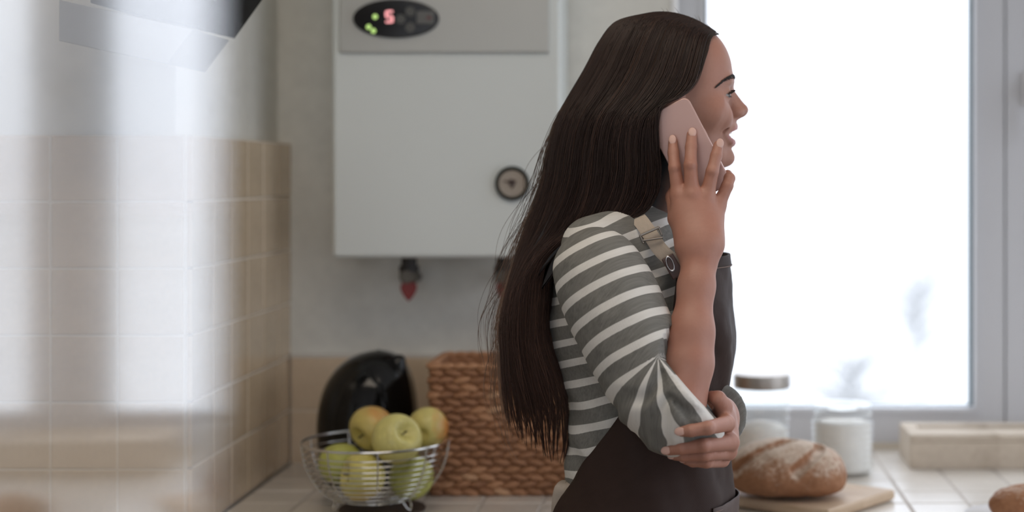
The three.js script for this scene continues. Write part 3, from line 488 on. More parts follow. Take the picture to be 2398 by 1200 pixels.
function headField(x, y, z) {
  const az = Math.abs(z);
  let d = ellip(x, y, z, lx(1566), ly(165), 0, 0.092, 0.074, 0.066);
  if (y > FACE[0][0] - 0.02 && y < FACE[14][0] + 0.02) {
    const [f, b, w] = table(FACE, clamp(y, FACE[0][0], FACE[14][0])), a = (f - b) / 2, c = (f + b) / 2, e = x > c ? mix(1.85, 2.3, sstep(ly(330), ly(220), y)) : 2.1;
    let q = (Math.pow(Math.pow(Math.abs((x - c) / a), e) + Math.pow(az / w, e), 1 / e) - 1) * Math.min(a, w) * 0.9;
    q = Math.max(q, FACE[0][0] - y - 0.002, y - FACE[14][0]);
    d = smin(d, q, 0.012);
  }
  d = smin(d, ellip(x, y, az, lx(1684), ly(306), 0, 0.0285, 0.030, 0.0285), 0.010);                     // muzzle
  d = smin(d, capsule(x, y, az, L(1664, 268, 0.042), L(1684, 276, 0.037), 0.0205, 0.0135), 0.022);     // smiling cheek
  d = smin(d, capsule(x, y, az, L(1704, 190, 0.0), L(1692, 192, 0.034), 0.0085, 0.0080), 0.012);       // brow
  d = smax(d, -ellip(x, y, az, lx(1716), ly(222), 0.0345, 0.0165, 0.0090, 0.0135), 0.010);             // eye socket
  d = smin(d, dist(x, y, z, L(1702, 369, 0)) - 0.0118, 0.012);                                        // chin
  // eyelids: a ball with a slit
  const ex = x - EYEC[0], ey = y - EYEC[1], ez = az - EYEC[2], eb = Math.sqrt(ex * ex + ey * ey + ez * ez) - 0.0139;
  d = smin(d, eb, 0.004);
  const slit = Math.max(Math.abs(ey + 0.0004 + 0.16 * ez) - 0.0040 * Math.sqrt(Math.max(0, 1 - Math.pow(ez / 0.0125, 2))), -0.003 - ex);
  d = smax(d, -slit, 0.0012);
  // nose: bridge, flanks, tip, wings
  d = smin(d, capsule(x, y, z, L(1706, 209, 0), L(1737, 255, 0), 0.0062, 0.0085), 0.008);
  d = smin(d, capsule(x, y, az, L(1698, 216, 0.006), L(1722, 260, 0.0075), 0.0080, 0.0088), 0.008);
  d = smin(d, dist(x, y, z, L(1741, 258, 0)) - 0.0076, 0.005);
  d = smin(d, ellip(x, y, az, lx(1724), ly(264), 0.0105, 0.0100, 0.0072, 0.0066), 0.005);
  d = smin(d, capsule(x, y, z, L(1739, 267, 0), L(1718, 279, 0), 0.0036, 0.0045), 0.005);
  d = smax(d, -ellip(x, y, az, lx(1732), ly(273), 0.0062, 0.0042, 0.0028, 0.0028), 0.002);
  // lips, parted in a smile, and the fold beside the mouth
  d = smax(d, -capsule(x, y, az, L(1712, 262, 0.0205), L(1686, 310, 0.0345), 0.0022, 0.0030), 0.005);
  d = smax(d, -ellip(x, y, az, lx(1724), ly(316), 0, 0.0230, 0.0078, 0.045), 0.003);
  d = smax(d, -ellip(x, y, az, lx(1708), ly(315), 0, 0.0120, 0.0060, 0.0200), 0.003);
  for (const [py, r] of [[295, 0.0056], [335, 0.0058]]) { const m = L(1720 - (py > 300 ? 5 : 0), py, 0), n = L(1711 - (py > 300 ? 4 : 0), py + (py > 300 ? -3 : 5), 0.0165), c = L(1689, 315, 0.0285); d = smin(d, Math.min(capsule(x, y, az, m, n, r, r * 0.92), capsule(x, y, az, n, c, r * 0.92, 0.0028)), 0.0035); }
  return d;
}
const hair0 = (px, py) => L(px, py, 0);
{
  const g = surface((x, y, z) => {
    let d = headField(x, y, z);
    const ear = ellip(x, y, Math.abs(z), lx(1562), ly(258), 0.071, 0.017, 0.030, 0.006); d = smin(d, ear, 0.006);
    return d;
  }, [lx(1415) - 0.02, ly(402), -0.09], [lx(1765), ly(30), 0.09], 0.0024);
  setColor(g, (x, y, z) => {
    const c = skinColor(x, y, z), az = Math.abs(z);
    let lip = 9; for (const py of [295, 335]) { const m = L(1723 - (py > 300 ? 5 : 0), py + (py > 300 ? -1 : 2), 0), n = L(1714 - (py > 300 ? 4 : 0), py + (py > 300 ? -4 : 7), 0.0165), c = L(1690, 315, 0.0285); lip = Math.min(lip, capsule(x, y, az, m, n, 0.0046, 0.0044), capsule(x, y, az, n, c, 0.0044, 0.0022)); }
    const t0 = 0, t = 1 - sstep(0.0004, 0.0016, lip);
    const mouth = ellip(x, y, az, lx(1706), ly(315), 0, 0.0125, 0.0056, 0.019) < 0 ? 1 : 0, brow = 0;
    return [mix(mix(c[0], 0.42, t), 0.10, mouth), mix(mix(c[1], 0.185, t), 0.03, mouth), mix(mix(c[2], 0.165, t), 0.03, mouth)];
  });
  const p = g.attributes.position, n = g.attributes.normal, v = new THREE.Vector3();
  const m = new THREE.Matrix4().makeRotationY(HYAW).setPosition(HO);
  g.applyMatrix4(m); skinGeos.push(g);
}
// --- neck, chest and arms
const segs = (list, k) => (x, y, z) => { let d = 9; for (const [a, b, ra, rb] of list) d = smin(d, capsule(x, y, z, a, b, ra, rb), k); return d; };
const SH_R = P(1385, 590, 2.275), EL_R = P(1586, 985, 2.205), WR_R = P(1640, 622, 2.262);
const SH_L = P(1430, 600, 2.60), EL_L = P(1622, 1000, 2.59), WR_L = P(1686, 974, 2.325);
{
  const f = segs([[P(1500, 560, ZB), P(1535, 470, ZB), 0.056, 0.052], [P(1535, 470, ZB), P(1575, 360, ZB), 0.052, 0.055], [P(1470, 640, ZB - 0.08), P(1470, 640, ZB + 0.08), 0.06, 0.06]], 0.04);
  skinGeos.push(setColor(surface(f, ...around([P(1470, 660, ZB - 0.09), P(1600, 350, ZB + 0.09)], 0.06), 0.006), skinColor));
}
const nails = [];
function handColor(x, y, z, nx, ny, nz) {
  const c = skinColor(x, y, z); let t = 0, kn = 0;
  for (const n of nails) { const dx = x - n.p.x, dy = y - n.p.y, dz = z - n.p.z, al = dx * n.d.x + dy * n.d.y + dz * n.d.z, ac = dx * n.s.x + dy * n.s.y + dz * n.s.z, up = dx * n.u.x + dy * n.u.y + dz * n.u.z; }
  return [mix(c[0], 0.66, t), mix(c[1] * 0.97, 0.44, t), mix(c[2] * 0.97, 0.37, t)];
}
/** A finger as a chain of joints [px, py, D, radius]; its nail looks along n. */
function finger(list, joints, n) {
  const p = joints.map(([a, b, c, r]) => [P(a, b, c), r]);
  for (let i = 0; i + 1 < p.length; i++) list.push([p[i][0], p[i + 1][0], p[i][1], p[i + 1][1]]);
  if (n) { const d = p.at(-1)[0].clone().sub(p.at(-2)[0]).normalize(), u = n.clone().addScaledVector(d, -n.dot(d)).normalize(), s = d.clone().cross(u); nails.push({ p: p.at(-1)[0], d, u, s }); const g = new THREE.SphereGeometry(1, 20, 14).scale(p.at(-1)[1] * 0.78, 0.0078, 0.0022), m = new THREE.Matrix4().makeBasis(s, d, u).setPosition(p.at(-1)[0].clone().addScaledVector(u, p.at(-1)[1] * 0.86).addScaledVector(d, 0.0008)); g.applyMatrix4(m); g.deleteAttribute('uv'); skinGeos.push(setColor(g, () => [0.60, 0.38, 0.32])); }
}
{ // right forearm and hand round the phone
  const arm = [[EL_R, P(1612, 850, 2.215), 0.038, 0.0330], [P(1612, 850, 2.215), P(1619, 780, 2.225), 0.0330, 0.0300], [P(1619, 780, 2.225), P(1631, 668, 2.25), 0.0300, 0.0240]];
  const palm = [[P(1631, 668, 2.25), P(1639, 610, 2.262), 0.0240, 0.0200], [P(1624, 612, 2.264), P(1624, 560, 2.270), 0.016, 0.017], [P(1652, 612, 2.264), P(1656, 560, 2.270), 0.016, 0.017],
    [P(1613, 575, 2.272), P(1590, 462, 2.298), 0.020, 0.0125], [P(1630, 575, 2.270), P(1621, 462, 2.291), 0.020, 0.0125], [P(1650, 575, 2.270), P(1653, 466, 2.297), 0.020, 0.0125], [P(1664, 570, 2.275), P(1680, 486, 2.310), 0.018, 0.0115]];
  const fingers = [], back = new THREE.Vector3(0, 0, 1);
  finger(fingers, [[1590, 458, 2.298, 0.0112], [1580, 394, 2.302, 0.0090], [1577, 358, 2.314, 0.0082], [1576, 333, 2.3215, 0.0072]], back.clone().add(V(-0.1, 0.1, 0)));
  finger(fingers, [[1621, 458, 2.291, 0.0116], [1617, 387, 2.293, 0.0095], [1618.5, 345, 2.308, 0.0086], [1620, 316, 2.3175, 0.0076]], back.clone().add(V(0.1, 0.2, 0)));
  finger(fingers, [[1655, 462, 2.297, 0.0112], [1668, 402, 2.296, 0.0092], [1677, 366, 2.304, 0.0083], [1682, 341, 2.312, 0.0074]], back.clone().add(V(0.4, 0.3, 0)));
  finger(fingers, [[1682, 482, 2.310, 0.0102], [1703, 436, 2.314, 0.0086], [1708.5, 418, 2.322, 0.0080], [1704, 409, 2.330, 0.0072]], null);
  const thumb = []; finger(thumb, [[1614, 575, 2.280, 0.0145], [1586, 512, 2.300, 0.0130], [1577, 462, 2.335, 0.0110], [1588, 425, 2.357, 0.0090]], null);
  const lists = [arm.concat(palm), fingers, thumb], tendon = [[P(1622, 560, 2.255), P(1610, 480, 2.281)], [P(1645, 560, 2.255), P(1640, 480, 2.281)]];
  const f = (x, y, z) => {
    let d = 9; for (const [a, b, ra, rb] of lists[0]) d = smin(d, capsule(x, y, z, a, b, ra, rb), 0.016);
    let e = 9; for (let i = 0; i < fingers.length; i += 3) { let q = 9; for (let j = i; j < i + 3; j++) q = smin(q, capsule(x, y, z, ...fingers[j]), 0.003); e = Math.min(e, q); }
    d = smin(d, e, 0.008); let q = 9; for (const s of thumb) q = smin(q, capsule(x, y, z, ...s), 0.006);
    d = smin(d, q, 0.010);
    for (const [px, py, D] of [[1590, 456, 2.2895], [1621, 456, 2.282], [1655, 462, 2.289], [1580, 394, 2.2955], [1617, 387, 2.286], [1668, 402, 2.2895]]) { const c = P(px, py, D); d = smin(d, dist(x, y, z, c) - 0.0030, 0.007); }
    return d;
  };
  const g = surface(f, ...around([P(1540, 300, 2.14), P(1735, 960, 2.14), P(1735, 960, 2.38), EL_R], 0.02), 0.0024);
  skinGeos.push(setColor(g, handColor));
}
{ // left forearm and hand holding the right elbow
  nails.length = 0;
  const palm = [[EL_L, P(1672, 975, 2.38), 0.036, 0.027], [P(1672, 975, 2.38), P(1690, 975, 2.31), 0.027, 0.022], [P(1690, 962, 2.315), P(1694, 985, 2.24), 0.019, 0.0145], [P(1692, 985, 2.31), P(1700, 1020, 2.25), 0.019, 0.015],
    [P(1692, 990, 2.31), P(1700, 1050, 2.25), 0.018, 0.014], [P(1690, 995, 2.30), P(1690, 1070, 2.26), 0.016, 0.012], [P(1690, 962, 2.28), P(1700, 992, 2.205), 0.014, 0.0115], [P(1694, 1000, 2.27), P(1710, 1036, 2.212), 0.015, 0.0115], [P(1696, 1030, 2.27), P(1705, 1060, 2.222), 0.015, 0.011]];
  const fingers = [], front = V(0, 0.15, 1);
  finger(fingers, [[1703, 992, 2.200, 0.0112], [1658, 1003, 2.138, 0.0094], [1618, 1009, 2.136, 0.0084], [1597, 1011, 2.140, 0.0073]], front);
  finger(fingers, [[1712, 1036, 2.208, 0.0115], [1647, 1044, 2.150, 0.0096], [1596, 1051, 2.156, 0.0086], [1566, 1055, 2.166, 0.0074]], front);
  finger(fingers, [[1706, 1059, 2.222, 0.0108], [1650, 1065, 2.172, 0.0092], [1602, 1068, 2.182, 0.0083], [1580, 1067, 2.195, 0.0072]], front);
  finger(fingers, [[1693, 1080, 2.240, 0.0095], [1655, 1083, 2.196, 0.0083], [1622, 1082, 2.206, 0.0075], [1606, 1078, 2.216, 0.0066]], front);
  const thumb = []; finger(thumb, [[1692, 975, 2.255, 0.0150], [1694, 952, 2.222, 0.0120], [1682, 934, 2.213, 0.0100], [1666, 930, 2.222, 0.0085]], null);
  const f = (x, y, z) => {
    let d = 9; for (const s of palm) d = smin(d, capsule(x, y, z, ...s), 0.014);
    let e = 9; for (let i = 0; i < fingers.length; i += 3) { let q = 9; for (let j = i; j < i + 3; j++) q = smin(q, capsule(x, y, z, ...fingers[j]), 0.003); e = Math.min(e, q); }
    d = smin(d, e, 0.006); let q = 9; for (const s of thumb) q = smin(q, capsule(x, y, z, ...s), 0.005);
    d = smin(d, q, 0.007);
    for (const [px, py, D] of [[1703, 990, 2.191], [1712, 1034, 2.199], [1658, 1001, 2.1305], [1647, 1042, 2.1425]]) d = smin(d, dist(x, y, z, P(px, py, D)) - 0.003, 0.007);
    return d;
  };
  const g = surface(f, ...around([P(1540, 910, 2.11), P(1735, 1105, 2.11), EL_L, P(1735, 930, 2.6)], 0.025), 0.0025);
  skinGeos.push(setColor(g, handColor));
}
// --- trunk and legs under the clothes: sections [y px, back px, front px, half width m] in her middle plane
const TR = [[519, 1472, 1552, 0.050], [530, 1440, 1572, 0.078], [550, 1385, 1592, 0.106], [582, 1335, 1612, 0.125], [640, 1310, 1640, 0.134], [700, 1300, 1660, 0.134], [780, 1298, 1668, 0.128], [860, 1316, 1660, 0.118], [940, 1336, 1655, 0.114], [1020, 1338, 1662, 0.120], [1100, 1332, 1676, 0.136], [1200, 1312, 1684, 0.158], [1350, 1285, 1684, 0.175], [1480, 1290, 1675, 0.172]].map(([py, b, f, w]) => { const k = ZB / F; return [EYE - (py - 416) * k, (b - 1600) * k, (f - 1600) * k, w]; }).reverse();
const TLO = TR[0][0], THI = TR.at(-1)[0];
function trunk(x, y, z) {
  const [b, f, w] = table(TR, clamp(y, TLO, THI)), a = (f - b) / 2, c = (f + b) / 2, zz = z + ZB, e = 2.25;
  let d = (Math.pow(Math.pow(Math.abs((x - c) / a), e) + Math.pow(Math.abs(zz / w), e), 1 / e) - 1) * Math.min(a, w) * 0.85;
  d = smax(d, y - THI, 0.01); d = Math.max(d, TLO - y);
  return smin(d, ellip(x, y, Math.abs(zz), P(1596, 690, ZB).x, P(0, 730, ZB).y, 0.055, 0.055, 0.060, 0.055), 0.03);
}
{ // inner body, a little smaller than the clothes, and legs down to the floor
  const hipY = TLO + 0.06, fl = 0.06, legs = [];
  for (const s of [-1, 1]) legs.push([V(-0.055, hipY, -ZB + s * 0.085), V(-0.045, 0.50, -ZB + s * 0.085), 0.085, 0.058], [V(-0.045, 0.50, -ZB + s * 0.085), V(-0.075, fl + 0.03, -ZB + s * 0.085), 0.055, 0.036]);
  const lf = segs(legs, 0.03), f = (x, y, z) => smin(trunk(x, y, z) + 0.016, lf(x, y, z), 0.03);
  skinGeos.push(setColor(surface(f, [-0.26, 0.04, -ZB - 0.22], [0.12, THI + 0.01, -ZB + 0.22], 0.014), skinColor));
}
const skinMat = new THREE.MeshPhysicalMaterial({ vertexColors: true, roughness: 0.52});
{
  for (const g of skinGeos) { g.deleteAttribute('uv'); }
  addTo('body', mergeGeometries(skinGeos), skinMat);
}
// --- face details: eyes, brows, lashes, teeth
{
  const place = (g) => g.applyMatrix4(new THREE.Matrix4().makeRotationY(HYAW).setPosition(HO));
  for (const s of [1, -1]) {
    const g = new THREE.SphereGeometry(0.0124, 32, 24).rotateZ(-Math.PI / 2);
    setColor(g, (x, y, z) => { const r = Math.acos(clamp(x / 0.0124, -1, 1)); return r < 0.30 ? [0.005, 0.004, 0.004] : r < 0.85 ? [0.04, 0.021, 0.012] : [0.34, 0.31, 0.29]; });
    addTo('eye', place(g.translate(EYEC[0], EYEC[1], s * EYEC[2])), new THREE.MeshPhysicalMaterial({ vertexColors: true, roughness: 0.08 }));
    // brow: a tapering ridge of short hairs
    const hairs = []; const bp = [L(1711, 184, 0.012), L(1703, 183.5, 0.030), L(1684, 192, 0.050), L(1664, 208, 0.0605)].map((p) => p.clone());
    const cv = new THREE.CatmullRomCurve3(bp);
    const snap = (p) => { for (let i = 0; i < 12; i++) { const e = 0.001, d = headField(p.x, p.y, p.z), gx = headField(p.x + e, p.y, p.z) - d, gy = headField(p.x, p.y + e, p.z) - d, gz = headField(p.x, p.y, p.z + e) - d, l = Math.hypot(gx, gy, gz) || 1; p.x -= gx / l * d; p.y -= gy / l * d; p.z -= gz / l * d; } return p; };
    for (let i = 0; i < 260; i++) { const t = rnd(), w = 0.0042 * (1 - 0.72 * t) * (0.45 + 0.55 * Math.min(1, t * 4)), a = cv.getPoint(t), up = rr(-1, 1) * w; a.y += up; const dir = cv.getTangent(t); const b = a.clone().addScaledVector(dir, 0.0055).add(V(0, 0.0014 - up * 0.25, 0)); snap(a); snap(b); const n = V(a.x - lx(1600), 0, a.z).normalize(); b.addScaledVector(n, 0.0012); a.addScaledVector(n, 0.0002); const m2 = a.clone().lerp(b, 0.5).addScaledVector(n, 0.0007); hairs.push(new THREE.TubeGeometry(new THREE.CatmullRomCurve3([a, m2, b]), 3, 0.00042, 3)); }
    const bg = join(hairs); if (s < 0) { bg.scale(1, 1, -1); }
    const bm = std([0.022, 0.014, 0.011], 0.7, { side: THREE.DoubleSide });
    addTo('eyebrow', place(bg), bm);
    const lash = []; for (let i = 0; i < 34; i++) { const t = i / 33, ez = mix(-0.0105, 0.0115, t), ex = Math.sqrt(Math.max(0, 0.0141 ** 2 - ez * ez)), a = V(EYEC[0] + ex, EYEC[1] - 0.0004 - 0.16 * ez + 0.0038 * Math.sqrt(Math.max(0, 1 - Math.pow(ez / 0.0128, 2))), EYEC[2] + ez), b = a.clone().add(V(0.0034, 0.0004, 0.003 * (t - 0.3))), c = b.clone().add(V(0.0018, 0.0020, 0.001)); lash.push(new THREE.TubeGeometry(new THREE.CatmullRomCurve3([a, b, c]), 4, 0.00042, 3)); }
    const lid = tube([-0.0118, -0.008, -0.003, 0.003, 0.008, 0.0122].map((ez) => V(EYEC[0] + Math.sqrt(Math.max(0, 0.0140 ** 2 - ez * ez)), EYEC[1] - 0.0004 - 0.16 * ez + 0.0040 * Math.sqrt(Math.max(0, 1 - Math.pow(ez / 0.0128, 2))), EYEC[2] + ez)), 0.0009, 20, 6);
    const low = tube([-0.0105, -0.005, 0, 0.006, 0.0115].map((ez) => V(EYEC[0] + Math.sqrt(Math.max(0, 0.0140 ** 2 - ez * ez)), EYEC[1] - 0.0004 - 0.16 * ez - 0.0040 * Math.sqrt(Math.max(0, 1 - Math.pow(ez / 0.0128, 2))), EYEC[2] + ez)), 0.0005, 20, 6);
    const lg = join(lash, lid, low); if (s < 0) lg.scale(1, 1, -1);
    addTo('eyelashes', place(lg), bm);
  }
  const teeth = []; for (const [py, hgt] of [[308, 0.0075], [321.5, 0.0050]]) for (let i = -5; i <= 5; i++) { const a = i * 0.27; teeth.push(rbox(0.0030, hgt, 0.0062, 0.0012, 2).rotateY(-a).translate(lx(1686) + 0.0170 * Math.cos(a) - (py > 310 ? 0.0015 : 0), ly(py), 0.0215 * Math.sin(a))); }
  addTo('teeth', place(join(teeth)), std([0.86, 0.83, 0.78], 0.25));
}

// --- clothes
const heather = texture(512, 512, (u, v) => {
  const s = (u * 4) % 1, n = wrapNoise(u, v, 40, 3), m = fbm(u * 20, v * 220, 3, 3), q = hash(Math.floor(u * 512), Math.floor(v * 512), 7), edge = sstep(0.335, 0.35, s + 0.012 * (n - 0.5)) * (1 - sstep(0.985, 1.0, s + 0.012 * (n - 0.5)));
  const g = 0.165 * (0.72 + 0.5 * n * 1.0 + 0.34 * (m - 0.5) + 0.10 * (q - 0.5)), w = 0.66 * (0.93 + 0.10 * n + 0.04 * (q - 0.5));
  return [mix(w, g * 1.03, edge), mix(w * 0.97, g * 1.0, edge), mix(w * 0.91, g * 0.90, edge)];
});
const knit = texture(256, 256, (u, v) => { const n = 0.5 + 0.35 * Math.sin(u * Math.PI * 2 * 64) * Math.sin(v * Math.PI * 2 * 64) * 0.5 + 0.5 * (wrapNoise(u, v, 30, 3) - 0.5); return [n, n, n]; }, false);
const shirtMat = std([1, 1, 1], 0.92, { map: heather, bumpMap: knit, bumpScale: 0.0006});
const PITCH = 0.0330 * 4;
const shirt = (() => {
  const g = surface((x, y, z) => {
    let d = trunk(x, y, z) - 0.004;
    const wr = fbm(x * 16 + y * 6, y * 20 - x * 9, z * 12, 3) - 0.5, fold = Math.sin((y * 0.9 + x * 0.55) * 120 + 4 * fbm(x * 9, y * 9, z * 9, 2));
    d += 0.010 * wr + 0.0028 * fold * sstep(1.30, 1.05, y);
    const diag = Math.sin((x * 0.85 - y * 0.5) * 150 + 2) * sstep(P(0, 720, ZB).y, P(0, 560, ZB).y, y) * sstep(-0.11, -0.03, x); d += 0.0048 * diag;
    d = smin(d, capsule(x, y, z, P(1500, 545, ZB - 0.05), P(1388, 580, 2.300), 0.045, 0.046), 0.03);
    return smin(d, capsule(x, y, z, P(1500, 545, ZB + 0.05), SH_L, 0.045, 0.046), 0.03);
  }, [-0.24, P(0, 1230, ZB).y, -ZB - 0.25], [0.10, THI + 0.06, -ZB + 0.24], 0.0058);
  setUV(g, (x, y, z) => { const s = y - 0.30 * x + 0.006 * Math.sin(z * 14) + 0.010 * (fbm(x * 9, y * 9, z * 9, 2) - 0.5); return [s / PITCH, (z + x) / 0.132]; });
  return addTo('shirt', g, shirtMat, person, 'grey heather shirt with white stripes');
})();
function sleeve(path0, radii0, sb, cutP, cutN, name, cell, label, fan) {
  const cv = new THREE.CatmullRomCurve3(path0, false, 'centripetal'), path = [], radii = [], M = 26;
  for (let i = 0; i <= M; i++) { const t = i / M, u = t * (path0.length - 1), k = Math.min(Math.floor(u), path0.length - 2); path.push(cv.getPoint(t)); radii.push(mix(radii0[k], radii0[k + 1], u - k)); }
  const lens = [0]; for (let i = 1; i < path.length; i++) lens.push(lens[i - 1] + path[i].distanceTo(path[i - 1]));
  if (sb < 0) sb = lens[Math.round(-sb * M)];
  const where = (x, y, z) => { let bt = 0, best = 9; for (let i = 0; i + 1 < path.length; i++) { const a = path[i], b = path[i + 1], dx = b.x - a.x, dy = b.y - a.y, dz = b.z - a.z, t = clamp(((x - a.x) * dx + (y - a.y) * dy + (z - a.z) * dz) / (dx * dx + dy * dy + dz * dz), i ? 0 : -0.5, 1), d = Math.hypot(x - a.x - dx * t, y - a.y - dy * t, z - a.z - dz * t), q = d; if (q < best) { best = q; bt = lens[i] + t * (lens[i + 1] - lens[i]); } } return bt; };
  const f = (x, y, z) => {
    let d = 9; for (let i = 0; i + 1 < path.length; i++) d = smin(d, capsule(x, y, z, path[i], path[i + 1], radii[i], radii[i + 1]), 0.024);
    const s = where(x, y, z), n = fbm(x * 13, y * 13, z * 13, 3) - 0.5, bend = Math.exp(-Math.pow((s - sb) / 0.06, 2));
    d += 0.009 * n + 0.0040 * bend * Math.sin(s * 190 + 6 * fbm(x * 20, y * 20, z * 20, 2)) ;
    const c = (x - cutP.x) * cutN.x + (y - cutP.y) * cutN.y + (z - cutP.z) * cutN.z;
    // rolled edge: a slightly thicker hem along the cut
    if (s > sb) d -= 0.0035 * (1 - sstep(0.004, 0.012, Math.abs(c + 0.010)));
    const gate = fan ? Math.max(s > sb ? 1 : 0, sstep(fan.s - 0.003, fan.s + 0.003, fan.along(x, y, z))) : sstep(sb - 0.012, sb + 0.002, s);
    return smax(d, c - 0.5 * (1 - gate), 0.003);
  };
  const g = surface(f, ...around(path, 0.075), cell);
  setUV(g, (x, y, z) => [(-(fan ? fan.stripe(x, y, z) : where(x, y, z)) + 0.008 * (fbm(x * 9, y * 9, z * 9, 2) - 0.5)) / PITCH + 0.09, (x * 0.9 - y * 0.44 + z) / 0.132]);
  return addTo(name, g, shirtMat, shirt, label);
}
{
  const a = P(1562, 848, 2.20), b = P(1660, 966, 2.18), across = b.clone().sub(a).normalize(), n = new THREE.Vector3(-across.y, across.x, 0).normalize();
  if (n.y < 0) n.negate();
  const A = P(1394, 628, 2.266), ax = P(1540, 915, 2.216).sub(A).normalize(), C = P(1552, 846, 2.21), across2 = new THREE.Vector3(-ax.y, ax.x, 0).normalize(); if (across2.x > 0) across2.negate();
  const fan = { along: (x, y, z) => (x - A.x) * ax.x + (y - A.y) * ax.y + (z - A.z) * ax.z };
  fan.s = fan.along(C.x, C.y, C.z);
  fan.stripe = (x, y, z) => { const t = fan.along(x, y, z); if (t < fan.s) return t; const u = t - fan.s, w = (x - C.x) * across2.x + (y - C.y) * across2.y; return fan.s + (0.058 + 0.008 * (fbm(x * 30, y * 30, z * 30, 2) - 0.5)) * Math.atan2(u, w); };
  sleeve([P(1394, 628, 2.266), P(1434, 705, 2.25), P(1484, 808, 2.23), P(1535, 905, 2.215), P(1580, 962, 2.205), P(1612, 950, 2.203), P(1622, 905, 2.205), P(1622, 860, 2.21)], [0.057, 0.056, 0.0555, 0.053, 0.049, 0.045, 0.045, 0.046], -4.25 / 7, a.clone().lerp(b, 0.5), n, 'sleeve', 0.0040, 'striped sleeve pushed up to the elbow', fan);
  const e = P(1674, 968, 2.365), m = e.clone().sub(EL_L).normalize();
  sleeve([SH_L, P(1535, 810, 2.605), EL_L, P(1652, 985, 2.47), P(1682, 966, 2.33)], [0.050, 0.048, 0.046, 0.040, 0.0345], -2 / 4, e, m, 'sleeve', 0.0050);
}
{ // collar round the neck
  const pts = []; for (let i = 0; i < 28; i++) { const t = i / 28 * Math.PI * 2, p = P(1514, 533, ZB); pts.push(V(p.x + Math.cos(t) * 0.062, p.y - 0.008 * Math.cos(t) + 0.012 * Math.sin(t * 2) * 0 + 0.014 * -Math.cos(t) * 0.3, p.z + Math.sin(t) * 0.068)); }
  addTo('collar', tube(pts, 0.0062, 90, 10, true), std([0.19, 0.19, 0.18], 0.92, { bumpMap: knit, bumpScale: 0.0006 }), shirt, 'grey ribbed collar');
}
// apron: a cloth that wraps the front; [y px, front px, edge angle] along its height
const apronMat = std([0.036, 0.0200, 0.0155], 0.6, { map: texture(256, 256, (u, v) => { const n = 0.8 + 0.35 * wrapNoise(u, v, 14, 4) + 0.12 * (hash(Math.floor(u * 256), Math.floor(v * 256), 3) - 0.5); return [n, n, n]; }), specularIntensity: 0.35, bumpMap: knit, bumpScale: 0.0004, side: THREE.DoubleSide});
const AP = [[596, 1697, 62], [640, 1700, 64], [700, 1704, 67], [780, 1713, 72], [830, 1714, 78], [880, 1706, 88], [950, 1697, 101], [1030, 1696, 122], [1100, 1700, 140], [1140, 1703, 150], [1200, 1703, 153], [1350, 1705, 155], [1700, 1720, 158], [2050, 1725, 160]];
const apronPoint = (py, th, off = 0) => {
  const k = ZB / F, y = EYE - (py - 416) * k, [b, , w] = table(TR, clamp(y, TLO, THI)), [fp] = table(AP, py), c = (b + (table(TR, clamp(y, TLO, THI))[1])) / 2, af = (fp - 1600) * k - c, ab = c - b + 0.012;
  const cs = Math.cos(th), sn = Math.sin(th), e = 2 / 2.2, a = cs > 0 ? af : ab, ww = w + 0.012 + (py < 700 ? 0.008 : 0) + (py > 1200 ? (py - 1200) * 0.00004 : 0);
  let fold = 0.012 * (fbm(th * 2.2, py * 0.012, 3, 3) - 0.5) + 0.006 * Math.sin(th * 9 + py * 0.012) * sstep(640, 800, py) * (0.4 + 0.6 * noise(th * 2, py * 0.006)) + 0.007 * Math.exp(-Math.pow((py - 905 - 40 * Math.cos(th)) / 28, 2)) * Math.cos(th * 5);
  fold = Math.max(fold, -0.002) + 0.004;
  const x = c + Math.sign(cs) * Math.pow(Math.abs(cs), e) * (a + fold + off), z = Math.sign(sn) * Math.pow(Math.abs(sn), e) * (ww + fold + off);
  return new THREE.Vector3(x, y, z - ZB);
};
function clothGrid(nu, nv, fn, thick = 0.0022) {   // a sheet with two faces and a rim
  const pos = [], uv = [], idx = [], N = (nu + 1) * (nv + 1);
  for (const o of [thick, 0]) for (let j = 0; j <= nv; j++) for (let i = 0; i <= nu; i++) { const p = fn(i / nu, j / nv, o); pos.push(p.x, p.y, p.z); uv.push(i / nu * 3, j / nv * 4); }
  const q = (a, b, c, d) => idx.push(a, b, c, a, c, d);
  for (let j = 0; j < nv; j++) for (let i = 0; i < nu; i++) { const a = j * (nu + 1) + i; q(a, a + nu + 1, a + nu + 2, a + 1); q(N + a, N + a + 1, N + a + nu + 2, N + a + nu + 1); }
  for (let i = 0; i < nu; i++) { q(i, i + 1, N + i + 1, N + i); const a = nv * (nu + 1) + i; q(a, N + a, N + a + 1, a + 1); }
  for (let j = 0; j < nv; j++) { const a = j * (nu + 1), b = a + nu; q(a, N + a, N + a + nu + 1, a + nu + 1); q(b, b + nu + 1, N + b + nu + 1, N + b); }
  const g = new THREE.BufferGeometry(); g.setAttribute('position', new THREE.Float32BufferAttribute(pos, 3)); g.setAttribute('uv', new THREE.Float32BufferAttribute(uv, 2)); g.setIndex(idx); g.computeVertexNormals(); return g;
}
const apronPy = (v) => v < 0.5 ? mix(596, 1200, v / 0.5) : mix(1200, 2050, (v - 0.5) / 0.5);
const apron = addTo('apron', clothGrid(90, 150, (u, v, o) => { const py = apronPy(v), [, e] = table(AP, py); return apronPoint(py, (u * 2 - 1) * e * Math.PI / 180, o); }), apronMat, person, 'dark brown apron');
